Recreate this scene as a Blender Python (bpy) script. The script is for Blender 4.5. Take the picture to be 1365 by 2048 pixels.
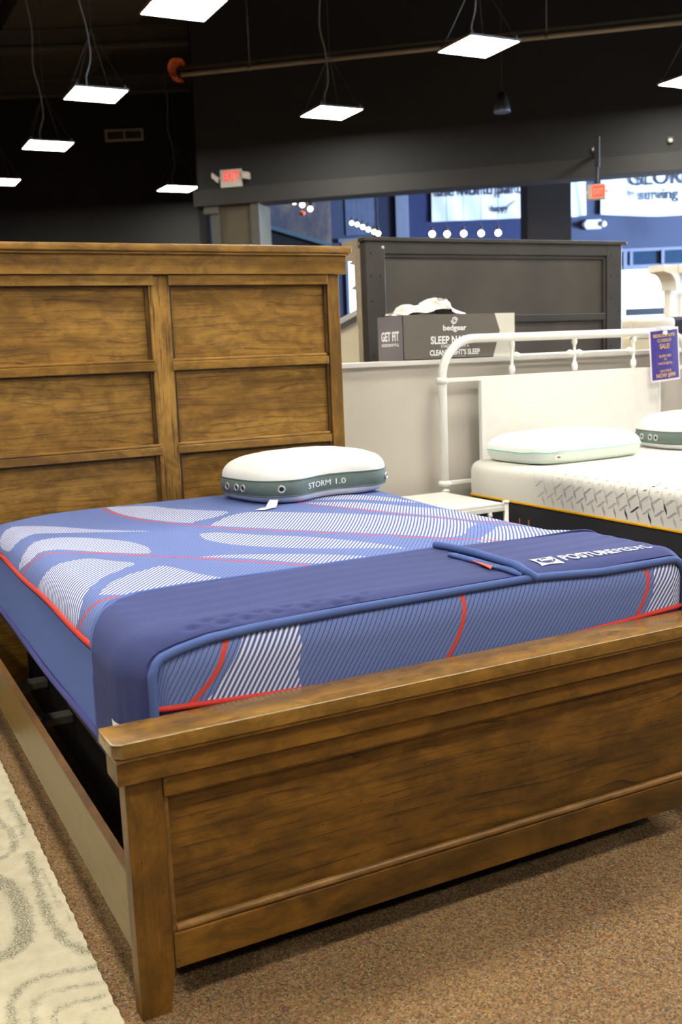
import bpy, bmesh, math, random
import numpy as np
from mathutils import Vector, Matrix

for o in list(bpy.data.objects):
    bpy.data.objects.remove(o)
SC = bpy.context.scene
COL = SC.collection
PI = math.pi
rnd = random.Random(7)

# ------------------------------------------------------------------ camera
cam_d = bpy.data.cameras.new('camera')
cam_d.sensor_fit = 'VERTICAL'
cam_d.sensor_height = 36.0
cam_d.sensor_width = 24.0
cam_d.lens = 2012.2 / 2048 * 36.0
cam_d.clip_start = 0.05
cam_d.clip_end = 200
cam_d.dof.use_dof = True
cam_d.dof.focus_distance = 2.75
cam_d.dof.aperture_fstop = 4.6
cam = bpy.data.objects.new('camera', cam_d)
COL.objects.link(cam)
CAM = Vector((-0.42565, -1.77761, 1.26231))
cam.location = CAM
cam.rotation_euler = (math.radians(81.12682), math.radians(2.30164), math.radians(-27.26178))
SC.camera = cam

# ------------------------------------------------------------------ view, world, daylight
vs = SC.view_settings
vs.view_transform = 'Standard'
vs.look = 'None'
vs.gamma = 1.0
vs.use_curve_mapping = False
vs.exposure = 0.72
LED_STRENGTH = 46.0
LED_COLOR = (1.0, 0.95, 0.84)
SKY_STRENGTH = 3.0
DAY_POWER = 24000.0
world = bpy.data.worlds.new('World')
SC.world = world
world.use_nodes = True
wn = world.node_tree.nodes
wn['Background'].inputs[0].default_value = (0.72, 0.86, 1.0, 1)
wn['Background'].inputs[1].default_value = SKY_STRENGTH
# daylight lamp outside an unseen window bank, added to light the far hall
day = bpy.data.lights.new('added_daylight', 'AREA')
day.shape = 'RECTANGLE'
day.size = 17.0
day.size_y = 4.4
day.energy = DAY_POWER
day.color = (0.50, 0.68, 1.0)
day_o = bpy.data.objects.new('added_daylight', day)
COL.objects.link(day_o)
day_o.location = (CAM.x + 17.8 * 0.8889 + 15.0 * 0.4580, CAM.y - 17.8 * 0.4580 + 15.0 * 0.8889, 2.7)
day_o.rotation_euler = Vector((-0.8889, 0.4580, 0)).to_track_quat('-Z', 'Z').to_euler()

# ------------------------------------------------------------------ colour and node helpers
def lin(c):
    return tuple(((v / 255.0) / 12.92 if v / 255.0 <= 0.04045 else ((v / 255.0 + 0.055) / 1.055) ** 2.4) for v in c)

def C4(c):
    return (*lin(c), 1.0)

class NT:
    def __init__(self, name):
        self.m = bpy.data.materials.new(name)
        self.m.use_nodes = True
        self.t = self.m.node_tree
        self.n = self.t.nodes
        self.p = self.n['Principled BSDF']
    def node(self, kind, **kw):
        x = self.n.new(kind)
        for k, v in kw.items():
            setattr(x, k, v)
        return x
    def link(self, a, b):
        self.t.links.new(a, b)
    def setin(self, sock, v):
        if hasattr(v, 'links') or hasattr(v, 'is_output'):
            self.link(v, sock)
        else:
            sock.default_value = v
    def math(self, op, a, b=None, c=None, clamp=False):
        x = self.node('ShaderNodeMath', operation=op)
        x.use_clamp = clamp
        self.setin(x.inputs[0], a)
        if b is not None:
            self.setin(x.inputs[1], b)
        if c is not None:
            self.setin(x.inputs[2], c)
        return x.outputs[0]
    def mix(self, fac, a, b, blend='MIX'):
        x = self.node('ShaderNodeMix', data_type='RGBA', blend_type=blend)
        self.setin(x.inputs[0], fac)
        self.setin(x.inputs[6], a)
        self.setin(x.inputs[7], b)
        return x.outputs[2]
    def ramp(self, fac, stops):
        x = self.node('ShaderNodeValToRGB')
        e = x.color_ramp.elements
        while len(e) < len(stops):
            e.new(0.5)
        for el, (p, c) in zip(e, stops):
            el.position = p
            el.color = c
        self.link(fac, x.inputs[0])
        return x.outputs[0]
    def coords(self, scale=(1, 1, 1), rot=(0, 0, 0), random_shift=False):
        tc = self.node('ShaderNodeTexCoord')
        out = tc.outputs['Object']
        if random_shift:
            oi = self.node('ShaderNodeObjectInfo')
            v = self.node('ShaderNodeVectorMath', operation='SCALE')
            cv = self.node('ShaderNodeCombineXYZ')
            self.link(oi.outputs['Random'], cv.inputs[0])
            self.link(oi.outputs['Random'], cv.inputs[1])
            self.link(oi.outputs['Random'], cv.inputs[2])
            self.link(cv.outputs[0], v.inputs[0])
            v.inputs['Scale'].default_value = 17.0
            a = self.node('ShaderNodeVectorMath', operation='ADD')
            self.link(out, a.inputs[0])
            self.link(v.outputs[0], a.inputs[1])
            out = a.outputs[0]
        mp = self.node('ShaderNodeMapping')
        mp.inputs['Scale'].default_value = scale
        mp.inputs['Rotation'].default_value = rot
        self.link(out, mp.inputs[0])
        return mp.outputs[0]
    def noise(self, vec, scale=5, detail=4, rough=0.55, dist=0.0, out=0):
        x = self.node('ShaderNodeTexNoise')
        self.link(vec, x.inputs['Vector'])
        x.inputs['Scale'].default_value = scale
        x.inputs['Detail'].default_value = detail
        x.inputs['Roughness'].default_value = rough
        x.inputs['Distortion'].default_value = dist
        return x.outputs[out]
    def bump(self, h, strength=0.3, distance=0.002):
        b = self.node('ShaderNodeBump')
        b.inputs['Strength'].default_value = strength
        b.inputs['Distance'].default_value = distance
        self.link(h, b.inputs['Height'])
        self.link(b.outputs[0], self.p.inputs['Normal'])
    def base(self, c):
        self.setin(self.p.inputs['Base Color'], c)
    def rough(self, r):
        self.setin(self.p.inputs['Roughness'], r)

MATS = {}
def plain(name, c, rough=0.6, metal=0.0, vary=0.06, scale=8.0, bump=0.0, bscale=60.0, spec=0.5):
    """a plain finish with a slight procedural mottling"""
    if name in MATS:
        return MATS[name]
    N = NT(name)
    v = N.coords()
    n = N.noise(v, scale, 5)
    l = lin(c)
    d = tuple(x * (1 - vary) for x in l) + (1,)
    u = tuple(min(1, x * (1 + vary)) for x in l) + (1,)
    N.base(N.ramp(n, [(0.3, d), (0.7, u)]))
    N.rough(rough)
    N.p.inputs['Metallic'].default_value = metal
    N.p.inputs['Specular IOR Level'].default_value = spec
    if bump:
        N.bump(N.noise(v, bscale, 3), bump, 0.002)
    MATS[name] = N.m
    return N.m

def emit(name, c, strength, base=(0.8, 0.8, 0.8)):
    if name in MATS:
        return MATS[name]
    N = NT(name)
    N.base((*base, 1))
    N.p.inputs['Emission Color'].default_value = (*c, 1)
    N.p.inputs['Emission Strength'].default_value = strength
    MATS[name] = N.m
    return N.m

def fabric(name, c, weave=900.0, vary=0.08, bump=0.25, rough=0.9, sheen=0.0, wrinkle=0.0):
    if name in MATS:
        return MATS[name]
    N = NT(name)
    v = N.coords()
    n = N.noise(v, weave, 2)
    n2 = N.noise(v, 9, 3)
    l = lin(c)
    s = N.math('ADD', N.math('MULTIPLY', n, 0.6), N.math('MULTIPLY', n2, 0.4))
    N.base(N.ramp(s, [(0.3, tuple(x * (1 - vary) for x in l) + (1,)), (0.7, tuple(min(1, x * (1 + vary)) for x in l) + (1,))]))
    N.rough(rough)
    N.p.inputs['Sheen Weight'].default_value = 0.0
    N.p.inputs['Specular IOR Level'].default_value = 0.18
    h = n
    if wrinkle:
        w = N.noise(v, 14, 4, 0.6, 1.2)
        h = N.math('ADD', N.math('MULTIPLY', n, 0.12), N.math('MULTIPLY', w, wrinkle))
    N.bump(h, bump, 0.004 if wrinkle else 0.001)
    MATS[name] = N.m
    return N.m

def wood(name, axis, light, mid, dark, rough=0.42, blotch=1.0, grain=1.0, spec=0.3, ring_amt=0.95, pore_amt=0.40):
    """stained oak: long grain along `axis`, cathedral figure, dark blotches and pores"""
    N = NT(name)
    lo = {'x': (0.22, 1, 1), 'y': (1, 0.22, 1), 'z': (1, 1, 0.22)}[axis]
    v = N.coords(lo, random_shift=True)
    fine = {'x': (5, 170, 170), 'y': (170, 5, 170), 'z': (170, 170, 5)}[axis]
    vf = N.coords(fine, random_shift=True)
    warp = N.noise(v, 3.2, 3, 0.5, 0.6)
    tc = N.node('ShaderNodeSeparateXYZ')
    N.link(v, tc.inputs[0])
    across = tc.outputs[{'x': 2, 'y': 2, 'z': 0}[axis]]
    ring = N.math('ADD', N.math('MULTIPLY', across, 30.0), N.math('MULTIPLY', warp, 10.0))
    s = N.math('FRACT', ring)
    s = N.math('POWER', s, 7.0)
    broken = N.noise(v, 22, 3)
    s = N.math('MULTIPLY', s, N.math('SMOOTHSTEP', broken, 0.40, 0.62))
    pores = N.noise(vf, 1.0, 3, 0.6)
    pores = N.math('SMOOTHSTEP', pores, 0.50, 0.68)
    bl = N.noise(v, 4.5, 5, 0.62, 0.8)
    tone = N.ramp(bl, [(0.30, C4(dark)), (0.46, C4(mid)), (0.68, C4(light))]) if blotch >= 1 else N.ramp(bl, [(0.25, C4(mid)), (0.75, C4(light))])
    dk = tuple(x * 0.22 for x in lin(dark)) + (1,)
    iso = N.coords({'x': (0.55, 1, 1), 'y': (1, 0.55, 1), 'z': (1, 1, 0.55)}[axis], random_shift=True)
    mott = N.noise(iso, 17, 7, 0.68, 0.4)
    tone = N.mix(N.math('MULTIPLY', N.math('SMOOTHSTEP', mott, 0.66, 0.36), 0.62 * min(1, blotch)), tone, tuple(x * 0.62 for x in lin(dark)) + (1,))
    patch = N.noise(iso, 6.5, 5, 0.7, 0.6)
    tone = N.mix(N.math('MULTIPLY', N.math('SMOOTHSTEP', patch, 0.60, 0.72), 0.5 * min(1, blotch)), tone, tuple(x * 0.5 for x in lin(dark)) + (1,))
    g = N.math('MULTIPLY', N.math('MAXIMUM', N.math('MULTIPLY', s, ring_amt), N.math('MULTIPLY', pores, pore_amt)), grain, clamp=True)
    vo = N.node('ShaderNodeTexVoronoi')
    N.link(N.coords((1, 1, 1), random_shift=True), vo.inputs['Vector'])
    vo.inputs['Scale'].default_value = 22
    speck = N.math('LESS_THAN', vo.outputs['Distance'], 0.05)
    g = N.math('MAXIMUM', g, N.math('MULTIPLY', speck, 0.6 * min(1, blotch)))
    N.base(N.mix(g, tone, dk))
    N.rough(N.math('ADD', N.math('MULTIPLY', g, 0.25), rough))
    N.p.inputs['Specular IOR Level'].default_value = spec
    N.bump(N.math('SUBTRACT', N.math('ADD', 1.0, N.math('MULTIPLY', mott, 0.5)), g), 0.22, 0.0015)
    return N.m

# smoothstep is not a math operation name everywhere: patch through a map range node
def _smooth(self, x, a, b):
    r = self.node('ShaderNodeMapRange', interpolation_type='SMOOTHSTEP')
    self.link(x, r.inputs[0])
    r.inputs[1].default_value = a
    r.inputs[2].default_value = b
    return r.outputs[0]
_old_math = NT.math
def _math(self, op, a, b=None, c=None, clamp=False):
    if op == 'SMOOTHSTEP':
        return _smooth(self, a, b, c)
    return _old_math(self, op, a, b, c, clamp)
NT.math = _math

# ------------------------------------------------------------------ object helpers
def tag(o, label=None, cat=None, group=None, kind=None):
    if label: o['label'] = label
    if cat: o['category'] = cat
    if group: o['group'] = group
    if kind: o['kind'] = kind
    return o

def thing(name, label, cat, loc=(0, 0, 0), group=None, rotz=0.0):
    o = bpy.data.objects.new(name, None)
    o.empty_display_size = 0.1
    COL.objects.link(o)
    o.location = loc
    o.rotation_euler = (0, 0, rotz)
    return tag(o, label, cat, group)

def world_loc(o):
    v = Vector(o.location)
    while o.parent:
        o = o.parent
        v = v + Vector(o.location)
    return v

def obj(name, mb, mat, parent=None, smooth=None, label=None, local=False):
    """link one mesh object; vertices are given in world space unless local"""
    bm = mb.bm if isinstance(mb, MB) else mb
    me = bpy.data.meshes.new(name)
    if smooth is None:
        smooth = isinstance(mb, MB) and mb.smooth
    bm.normal_update()
    for f in bm.faces:
        f.smooth = bool(smooth)
    if smooth == 'auto':
        for f in bm.faces:
            f.smooth = True
        for e in bm.edges:
            if len(e.link_faces) == 2 and e.calc_face_angle(0) > math.radians(38):
                e.smooth = False
    bm.to_mesh(me)
    bm.free()
    mats = mat if isinstance(mat, (list, tuple)) else [mat]
    for m in mats:
        me.materials.append(m)
    o = bpy.data.objects.new(name, me)
    COL.objects.link(o)
    if parent is not None:
        o.parent = parent
        if not local:
            off = world_loc(parent)
            me.transform(Matrix.Translation(-off))
    if label: o['label'] = label
    return o

def top(name, mb, mat, label, cat, group=None, kind=None, smooth=None):
    """a thing that is one mesh: origin moved to the base centre of its bounds"""
    o = obj(name, mb, mat, None, smooth)
    me = o.data
    co = np.empty(len(me.vertices) * 3)
    me.vertices.foreach_get('co', co)
    co = co.reshape(-1, 3)
    c = Vector(((co[:, 0].min() + co[:, 0].max()) / 2, (co[:, 1].min() + co[:, 1].max()) / 2, co[:, 2].min()))
    me.transform(Matrix.Translation(-c))
    o.location = c
    return tag(o, label, cat, group, kind)

def struct(name, mb, mat, label=None, smooth=None):
    o = obj(name, mb, mat, None, smooth)
    return tag(o, label, None, None, 'structure')

def copy_thing(root, loc, rotz=0.0, label=None, group=None):
    r = root.copy()
    COL.objects.link(r)
    r.location = loc
    r.rotation_euler = (0, 0, rotz)
    if label: r['label'] = label
    if group: r['group'] = group
    for ch in list(root.children):
        c = ch.copy()
        COL.objects.link(c)
        c.parent = r
        for g in list(ch.children):
            d = g.copy()
            COL.objects.link(d)
            d.parent = c
    return r

class MB:
    def __init__(self, smooth=False):
        self.bm = bmesh.new()
        self.smooth = smooth
    def _bev(self, geo_faces, w, seg=2):
        es = list({e for f in geo_faces for e in f.edges})
        if w > 0:
            bmesh.ops.bevel(self.bm, geom=es, offset=w, segments=seg, affect='EDGES', profile=0.5, clamp_overlap=True)
    def box(self, x0, x1, y0, y1, z0, z1, bev=0.0, seg=2, mi=0):
        P = [(x0, y0, z0), (x1, y0, z0), (x1, y1, z0), (x0, y1, z0), (x0, y0, z1), (x1, y0, z1), (x1, y1, z1), (x0, y1, z1)]
        v = [self.bm.verts.new(p) for p in P]
        fs = [self.bm.faces.new([v[i] for i in f]) for f in ((3, 2, 1, 0), (4, 5, 6, 7), (0, 1, 5, 4), (1, 2, 6, 5), (2, 3, 7, 6), (3, 0, 4, 7))]
        for f in fs: f.material_index = mi
        self._bev(fs, bev, seg)
        return self
    def prism(self, poly, fn0, fn1, bev=0.0, seg=2, mi=0):
        """poly of 2D points; fn0/fn1 map a 2D point onto the two end faces"""
        a = [self.bm.verts.new(fn0(*p)) for p in poly]
        b = [self.bm.verts.new(fn1(*p)) for p in poly]
        n = len(poly)
        fs = [self.bm.faces.new(a[::-1]), self.bm.faces.new(b)]
        for i in range(n):
            fs.append(self.bm.faces.new([a[i], a[(i + 1) % n], b[(i + 1) % n], b[i]]))
        for f in fs: f.material_index = mi
        bmesh.ops.recalc_face_normals(self.bm, faces=fs)
        self._bev(fs, bev, seg)
        return self
    def prism_z(self, poly, z0, z1, bev=0.0, seg=2):
        return self.prism(poly, lambda x, y: (x, y, z0), lambda x, y: (x, y, z1), bev, seg)
    def tube(self, pts, r, seg=10, cap=True, mi=0, flat=1.0, up=None):
        pts = [Vector(p) for p in pts]
        rs = r if isinstance(r, (list, tuple)) else [r] * len(pts)
        rings = []
        nrm = None
        for i, p in enumerate(pts):
            t = (pts[min(i + 1, len(pts) - 1)] - pts[max(i - 1, 0)])
            t = t.normalized() if t.length > 1e-9 else Vector((0, 0, 1))
            if up is not None:
                nrm = Vector(up) - t * t.dot(Vector(up))
                nrm = nrm.normalized()
            elif nrm is None:
                a = Vector((0, 0, 1)) if abs(t.z) < 0.9 else Vector((1, 0, 0))
                nrm = (a - t * a.dot(t)).normalized()
            else:
                nrm = nrm - t * nrm.dot(t)
                nrm = nrm.normalized() if nrm.length > 1e-6 else t.orthogonal().normalized()
            bn = t.cross(nrm)
            ring = []
            for k in range(seg):
                a = 2 * PI * k / seg
                ring.append(self.bm.verts.new(p + nrm * (math.cos(a) * rs[i] * flat) + bn * (math.sin(a) * rs[i])))
            rings.append(ring)
        for i in range(len(rings) - 1):
            for k in range(seg):
                f = self.bm.faces.new([rings[i][k], rings[i][(k + 1) % seg], rings[i + 1][(k + 1) % seg], rings[i + 1][k]])
                f.material_index = mi
        if cap:
            self.bm.faces.new(rings[0][::-1]).material_index = mi
            self.bm.faces.new(rings[-1]).material_index = mi
        return self
    def lathe(self, prof, c, seg=16, axis='z'):
        """prof: (radius, height) pairs about an axis through c"""
        c = Vector(c)
        rings = []
        for (r, h) in prof:
            ring = []
            for k in range(seg):
                a = 2 * PI * k / seg
                u, w = r * math.cos(a), r * math.sin(a)
                q = {'z': (u, w, h), 'x': (h, u, w), 'y': (u, h, w)}[axis]
                ring.append(self.bm.verts.new(c + Vector(q)))
            rings.append(ring)
        fs = []
        for i in range(len(rings) - 1):
            for k in range(seg):
                fs.append(self.bm.faces.new([rings[i][k], rings[i][(k + 1) % seg], rings[i + 1][(k + 1) % seg], rings[i + 1][k]]))
        fs.append(self.bm.faces.new(rings[0][::-1]))
        fs.append(self.bm.faces.new(rings[-1]))
        bmesh.ops.recalc_face_normals(self.bm, faces=fs)
        return self
    def sphere(self, c, r, seg=16):
        prof = [(max(1e-4, r * math.sin(PI * i / 10)), -r * math.cos(PI * i / 10)) for i in range(11)]
        return self.lathe(prof, c, seg)
    def grid(self, P, mi=0, closed=False):
        """P: rows of points"""
        V = [[self.bm.verts.new(p) for p in row] for row in P]
        n = len(V[0])
        for i in range(len(V) - 1):
            for j in range(n if closed else n - 1):
                f = self.bm.faces.new([V[i][j], V[i][(j + 1) % n], V[i + 1][(j + 1) % n], V[i + 1][j]])
                f.material_index = mi
        return self
    def poly(self, pts, mi=0):
        f = self.bm.faces.new([self.bm.verts.new(p) for p in pts])
        f.material_index = mi
        return self
    def text(self, body, size, fn, bold=0.0, align='CENTER', xs=1.0, mi=0):
        """lettering mapped through fn(x, y) -> point"""
        cu = bpy.data.curves.new('txt', 'FONT')
        cu.body = body
        cu.size = size
        cu.align_x = align
        cu.offset = bold
        cu.resolution_u = 3
        ob = bpy.data.objects.new('txt', cu)
        COL.objects.link(ob)
        bpy.context.view_layer.update()
        me = bpy.data.meshes.new_from_object(ob.evaluated_get(bpy.context.evaluated_depsgraph_get()))
        tb = bmesh.new()
        tb.from_mesh(me)
        bmesh.ops.triangulate(tb, faces=tb.faces[:])
        tb.to_mesh(me)
        tb.free()
        vs_ = [self.bm.verts.new(fn(v.co.x * xs, v.co.y)) for v in me.vertices]
        for p in me.polygons:
            try:
                self.bm.faces.new([vs_[i] for i in p.vertices]).material_index = mi
            except ValueError:
                pass
        bpy.data.objects.remove(ob)
        bpy.data.curves.remove(cu)
        bpy.data.meshes.remove(me)
        return self

def spline(pts, sub=6):
    """Catmull-Rom through points of any dimension"""
    P = [np.array(p, float) for p in pts]
    P = [2 * P[0] - P[1]] + P + [2 * P[-1] - P[-2]]
    out = []
    for i in range(1, len(P) - 2):
        for k in range(sub):
            t = k / sub
            a, b, c, d = P[i - 1], P[i], P[i + 1], P[i + 2]
            out.append(0.5 * (2 * b + (c - a) * t + (2 * a - 5 * b + 4 * c - d) * t * t + (3 * b - a - 3 * c + d) * t ** 3))
    out.append(P[-2])
    return out

# ground frame square to the far hall: a to the right, d ahead of the photographer's spot
AZ = math.radians(27.26)
def fr(a, d, z):
    return Vector((CAM.x + a * math.cos(AZ) + d * math.sin(AZ), CAM.y - a * math.sin(AZ) + d * math.cos(AZ), z))

def fbox(mb, a0, a1, d0, d1, z0, z1, bev=0.0):
    poly = [(a0, d0), (a1, d0), (a1, d1), (a0, d1)]
    return mb.prism(poly, lambda a, d: fr(a, d, z0), lambda a, d: fr(a, d, z1), bev)

# ground frame of the dropped header wall, which runs askew to the beds
HW0 = Vector((5.175, 12.289, 0))
HWD = Vector((0.76604, -0.64279, 0))
HWN = Vector((0.64279, 0.76604, 0))
def hw(s, n, z):
    return HW0 + HWD * s + HWN * n + Vector((0, 0, z))

def hbox(mb, s0, s1, n0, n1, z0, z1, bev=0.0):
    poly = [(s0, n0), (s1, n0), (s1, n1), (s0, n1)]
    return mb.prism(poly, lambda s, n: hw(s, n, z0), lambda s, n: hw(s, n, z1), bev)

# ------------------------------------------------------------------ materials
def mat_carpet():
    N = NT('speckled carpet')
    v = N.coords()
    vo = N.node('ShaderNodeTexVoronoi')
    N.link(v, vo.inputs['Vector'])
    vo.inputs['Scale'].default_value = 230
    sep = N.node('ShaderNodeSeparateColor')
    N.link(vo.outputs['Color'], sep.inputs[0])
    tufts = N.ramp(sep.outputs[0], [(0.0, C4((52, 36, 28))), (0.16, C4((104, 76, 50))), (0.34, C4((148, 118, 80))), (0.55, C4((178, 150, 104))), (0.70, C4((158, 88, 52))), (0.80, C4((138, 138, 78))), (0.90, C4((82, 82, 102))), (1.0, C4((196, 172, 128)))])
    n = N.noise(v, 420, 2)
    big = N.noise(v, 2.2, 3)
    c = N.mix(N.math('MULTIPLY', N.math('SMOOTHSTEP', n, 0.35, 0.62), 0.75), tufts, C4((84, 62, 42)), 'MIX')
    c2 = N.mix(0.16, c, N.ramp(big, [(0.35, C4((120, 92, 62))), (0.65, C4((178, 142, 96)))]))
    N.base(c2)
    N.rough(0.95)
    N.p.inputs['Specular IOR Level'].default_value = 0.1
    h = N.math('ADD', vo.outputs['Distance'], n)
    N.bump(h, 0.7, 0.004)
    return N.m

M_CARPET = mat_carpet()
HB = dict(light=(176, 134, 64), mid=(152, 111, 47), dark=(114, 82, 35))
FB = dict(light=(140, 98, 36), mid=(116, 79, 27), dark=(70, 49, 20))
W_HX = wood('oak headboard crosswise', 'x', **HB)
W_HZ = wood('oak headboard upright', 'z', **HB, grain=1.0, ring_amt=0.15, pore_amt=0.85)
W_HB = wood('oak headboard rail', 'x', **HB, grain=0.5, rough=0.3, spec=0.45)
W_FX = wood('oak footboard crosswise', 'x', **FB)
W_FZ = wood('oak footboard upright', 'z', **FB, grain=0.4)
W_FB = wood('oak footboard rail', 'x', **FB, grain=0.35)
W_FCAP = wood('oak footboard cap', 'x', (172, 130, 60), (146, 106, 42), (100, 72, 30), rough=0.24, grain=0.3, spec=0.55)  # tone lighter than the footboard oak: gloss reflection put into the colour
W_RAIL = wood('side rail face', 'y', (126, 102, 52), (119, 95, 46), (108, 85, 40), rough=0.34, grain=0.12, blotch=0.5)
W_RTOP = wood('side rail edge', 'y', (140, 98, 46), (116, 78, 34), (84, 58, 26), grain=0.3)
M_BLACKWALL = plain('black paint', (23, 23, 22), 0.75, vary=0.12, scale=1.5)
M_SOFFIT = plain('charcoal paint', (34, 35, 36), 0.75, vary=0.08, scale=1.0)
M_HEADER = plain('charcoal header paint', (43, 43, 43), 0.7, vary=0.08, scale=1.0)
M_CEIL = plain('black deck paint', (60, 59, 57), 0.85, vary=0.15, scale=1.2)
M_STEEL = plain('dark painted steel', (70, 68, 63), 0.6, vary=0.15)
M_NAVY = plain('slate blue wall paint', (66, 74, 98), 0.8, vary=0.08, scale=0.8)
M_NAVYD = plain('deep navy wall paint', (36, 42, 66), 0.8, vary=0.1, scale=0.8)
M_GREY = plain('pale steel blue paint', (120, 126, 146), 0.7, vary=0.06)
M_TAUPE = plain('taupe wall paint', (194, 187, 175), 0.75, vary=0.03, scale=2)
M_CAP = plain('white painted cap', (214, 210, 204), 0.5, vary=0.03)
M_WHITE = plain('white enamel', (232, 231, 224), 0.32, vary=0.02)
M_PANELW = plain('white linen panel', (232, 229, 222), 0.8, vary=0.03, scale=20, bump=0.1, bscale=300)
M_DARKWOOD = plain('dark stained back board', (75, 70, 65), 0.36, vary=0.25, scale=2.5, bump=0.05)
M_DARKRAIL = plain('dark stained frame', (58, 54, 50), 0.4, vary=0.2, scale=5)
M_DRIFT = plain('weathered taupe veneer', (150, 138, 116), 0.6, vary=0.18, scale=12)
M_CREAM = plain('cream paint', (206, 196, 166), 0.6, vary=0.04)
M_IVORY = plain('ivory paint', (226, 220, 206), 0.5, vary=0.04)
M_BLACKF = fabric('black upholstery', (52, 51, 49), 700, 0.15)
M_DARKF = fabric('charcoal mattress border', (48, 48, 52), 600, 0.12)
M_COVER = fabric('navy stretch cover', (62, 70, 116), 500, 0.06, 0.2, 0.78, 0.2)
M_HEM = fabric('twill hem', (76, 96, 150), 420, 0.12, 0.4, 0.8, 0.2)
M_HEMD = fabric('dark seam', (44, 50, 92), 420, 0.1)
M_RED = fabric('red piping', (196, 58, 48), 500, 0.06, 0.2, 0.6)
M_TAGRED = plain('red woven tag', (232, 76, 48), 0.6)
M_PURP = fabric('violet piping', (66, 66, 118), 500, 0.06)
M_LETTER = plain('white print', (240, 240, 240), 0.5, vary=0.01)
M_PILW = fabric('white quilted knit', (236, 236, 230), 260, 0.03, 0.35, 0.9, 0.1, wrinkle=0.8)
M_PILB = fabric('lavender knit', (224, 223, 228), 300, 0.04, 0.35, 0.9, 0.1, wrinkle=0.7)
M_GUSSET = fabric('grey green mesh gusset', (102, 116, 110), 420, 0.35, 0.4, 0.7)
M_MINT = fabric('pale mint knit', (224, 234, 226), 300, 0.02, 0.3)
M_MINTS = fabric('mint seam cord', (176, 222, 210), 500, 0.04)
M_TAGW = fabric('white care tag', (222, 222, 214), 400, 0.03)
M_METAL = plain('nickel ring', (204, 204, 206), 0.3, 0.7, vary=0.02)
M_BLACK = plain('black rubber', (14, 14, 15), 0.5)
M_LED = emit('led diffuser', LED_COLOR, LED_STRENGTH)
M_BULB = emit('warm bulb', (1.0, 0.86, 0.58), 5.0)
M_SPOTB = emit('cool bulb', (1.0, 0.95, 0.82), 6.0)
M_EXITR = emit('lit red exit letters', (1.0, 0.06, 0.05), 0.62, (0.7, 0.03, 0.03))
M_PLASTIC = plain('white plastic', (206, 202, 192), 0.45, vary=0.02)
M_ORANGE = plain('orange plastic', (196, 88, 44), 0.5)
M_PIPE = plain('galvanised pipe', (128, 124, 114), 0.35, 0.6, vary=0.1)
M_CORD = plain('grey cord', (150, 148, 142), 0.6)

# ------------------------------------------------------------------ the room
b = MB(); fbox(b, -14.2, 17.2, -9.2, 25.3, -0.1, 0.0)
struct('floor', b, M_CARPET, 'speckled tan and brown commercial carpet')
b = MB(); fbox(b, -14.2, 17.2, -9.2, 25.3, 6.6, 6.7)
struct('ceiling', b, M_CEIL, 'black painted roof deck')
b = MB(); fbox(b, -14.2, -14.0, -9.2, 25.3, -0.1, 6.7)
struct('wall_left', b, M_SOFFIT)
b = MB(); fbox(b, -14.2, 17.2, -9.2, -9.0, -0.1, 6.7)
struct('wall_rear', b, M_SOFFIT)
b = MB()
fbox(b, 17.0, 17.2, -9.2, 6.0, -0.1, 6.7); fbox(b, 17.0, 17.2, 24.0, 25.3, -0.1, 6.7)
fbox(b, 17.0, 17.2, 6.0, 24.0, 5.0, 6.7); fbox(b, 17.0, 17.2, 6.0, 24.0, -0.1, 0.4)
struct('wall_right', b, M_SOFFIT)
b = MB()  # unseen window bank, added to let in light for the far hall
for k in range(7):
    d = 6.0 + 18.0 * k / 6
    fbox(b, 17.03, 17.12, d - 0.05, d + 0.05, 0.4, 5.0)
fbox(b, 17.03, 17.12, 6.0, 24.0, 2.6, 2.7)
struct('added_window', b, M_STEEL, 'glazing bars of an added, unseen window bank on the right of the hall')
b = MB(); fbox(b, -2.05, -1.85, 20.0, 25.3, 0, 6.6)
struct('wall_end', b, M_NAVYD)
b = MB(); fbox(b, -2.02, -1.90, 15.35, 20.0, 0, 6.6)  # unseen wall added to keep the blue lamp off the black wall
struct('wall_light_block', b, M_BLACKWALL, 'black wall added behind the end of the dropped wall to block blue light')

# black wall with the vent, far left
b = MB(); fbox(b, -14.0, -1.85, 20.0, 20.2, 0, 6.6)
struct('wall_back', b, M_BLACKWALL, 'black wall beyond the wooden headboard')
# dropped header wall with proud lower band
b = MB(); hbox(b, -0.52, 21.0, 0.0, 0.32, 3.71, 6.6)
struct('wall_header', b, M_SOFFIT, 'charcoal wall dropped from the ceiling across the hall')
b = MB(); hbox(b, -0.60, 21.0, -0.04, 0.36, 3.475, 3.71, 0.004)
struct('trim_1', b, M_HEADER, 'charcoal band along the bottom of the dropped wall')
b = MB(); hbox(b, -0.345, 0.36, 0.06, 0.62, 0, 3.475)
struct('wall_pillar', b, plain('tan pillar paint', (74, 66, 46), 0.6, vary=0.12, scale=2), 'tan pillar carrying the end of the dropped wall')
b = MB(); hbox(b, -0.36, -0.23, 0.02, 0.1, 0, 3.36, 0.005); hbox(b, 0.24, 0.375, 0.0, 0.06, 0, 3.475, 0.004)
hbox(b, -0.47, -0.23, 0.0, 0.14, 3.36, 3.475, 0.01)
struct('trim_2', b, plain('grey pillar trim', (72, 70, 64), 0.6), 'grey edging up the tan pillar')
b = MB(); fbox(b, 2.90, 3.56, 15.7, 16.3, 0, 6.6)
struct('wall_column', b, plain('black brown column', (46, 40, 38), 0.7, vary=0.1), 'black square column under the dropped wall')

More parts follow.
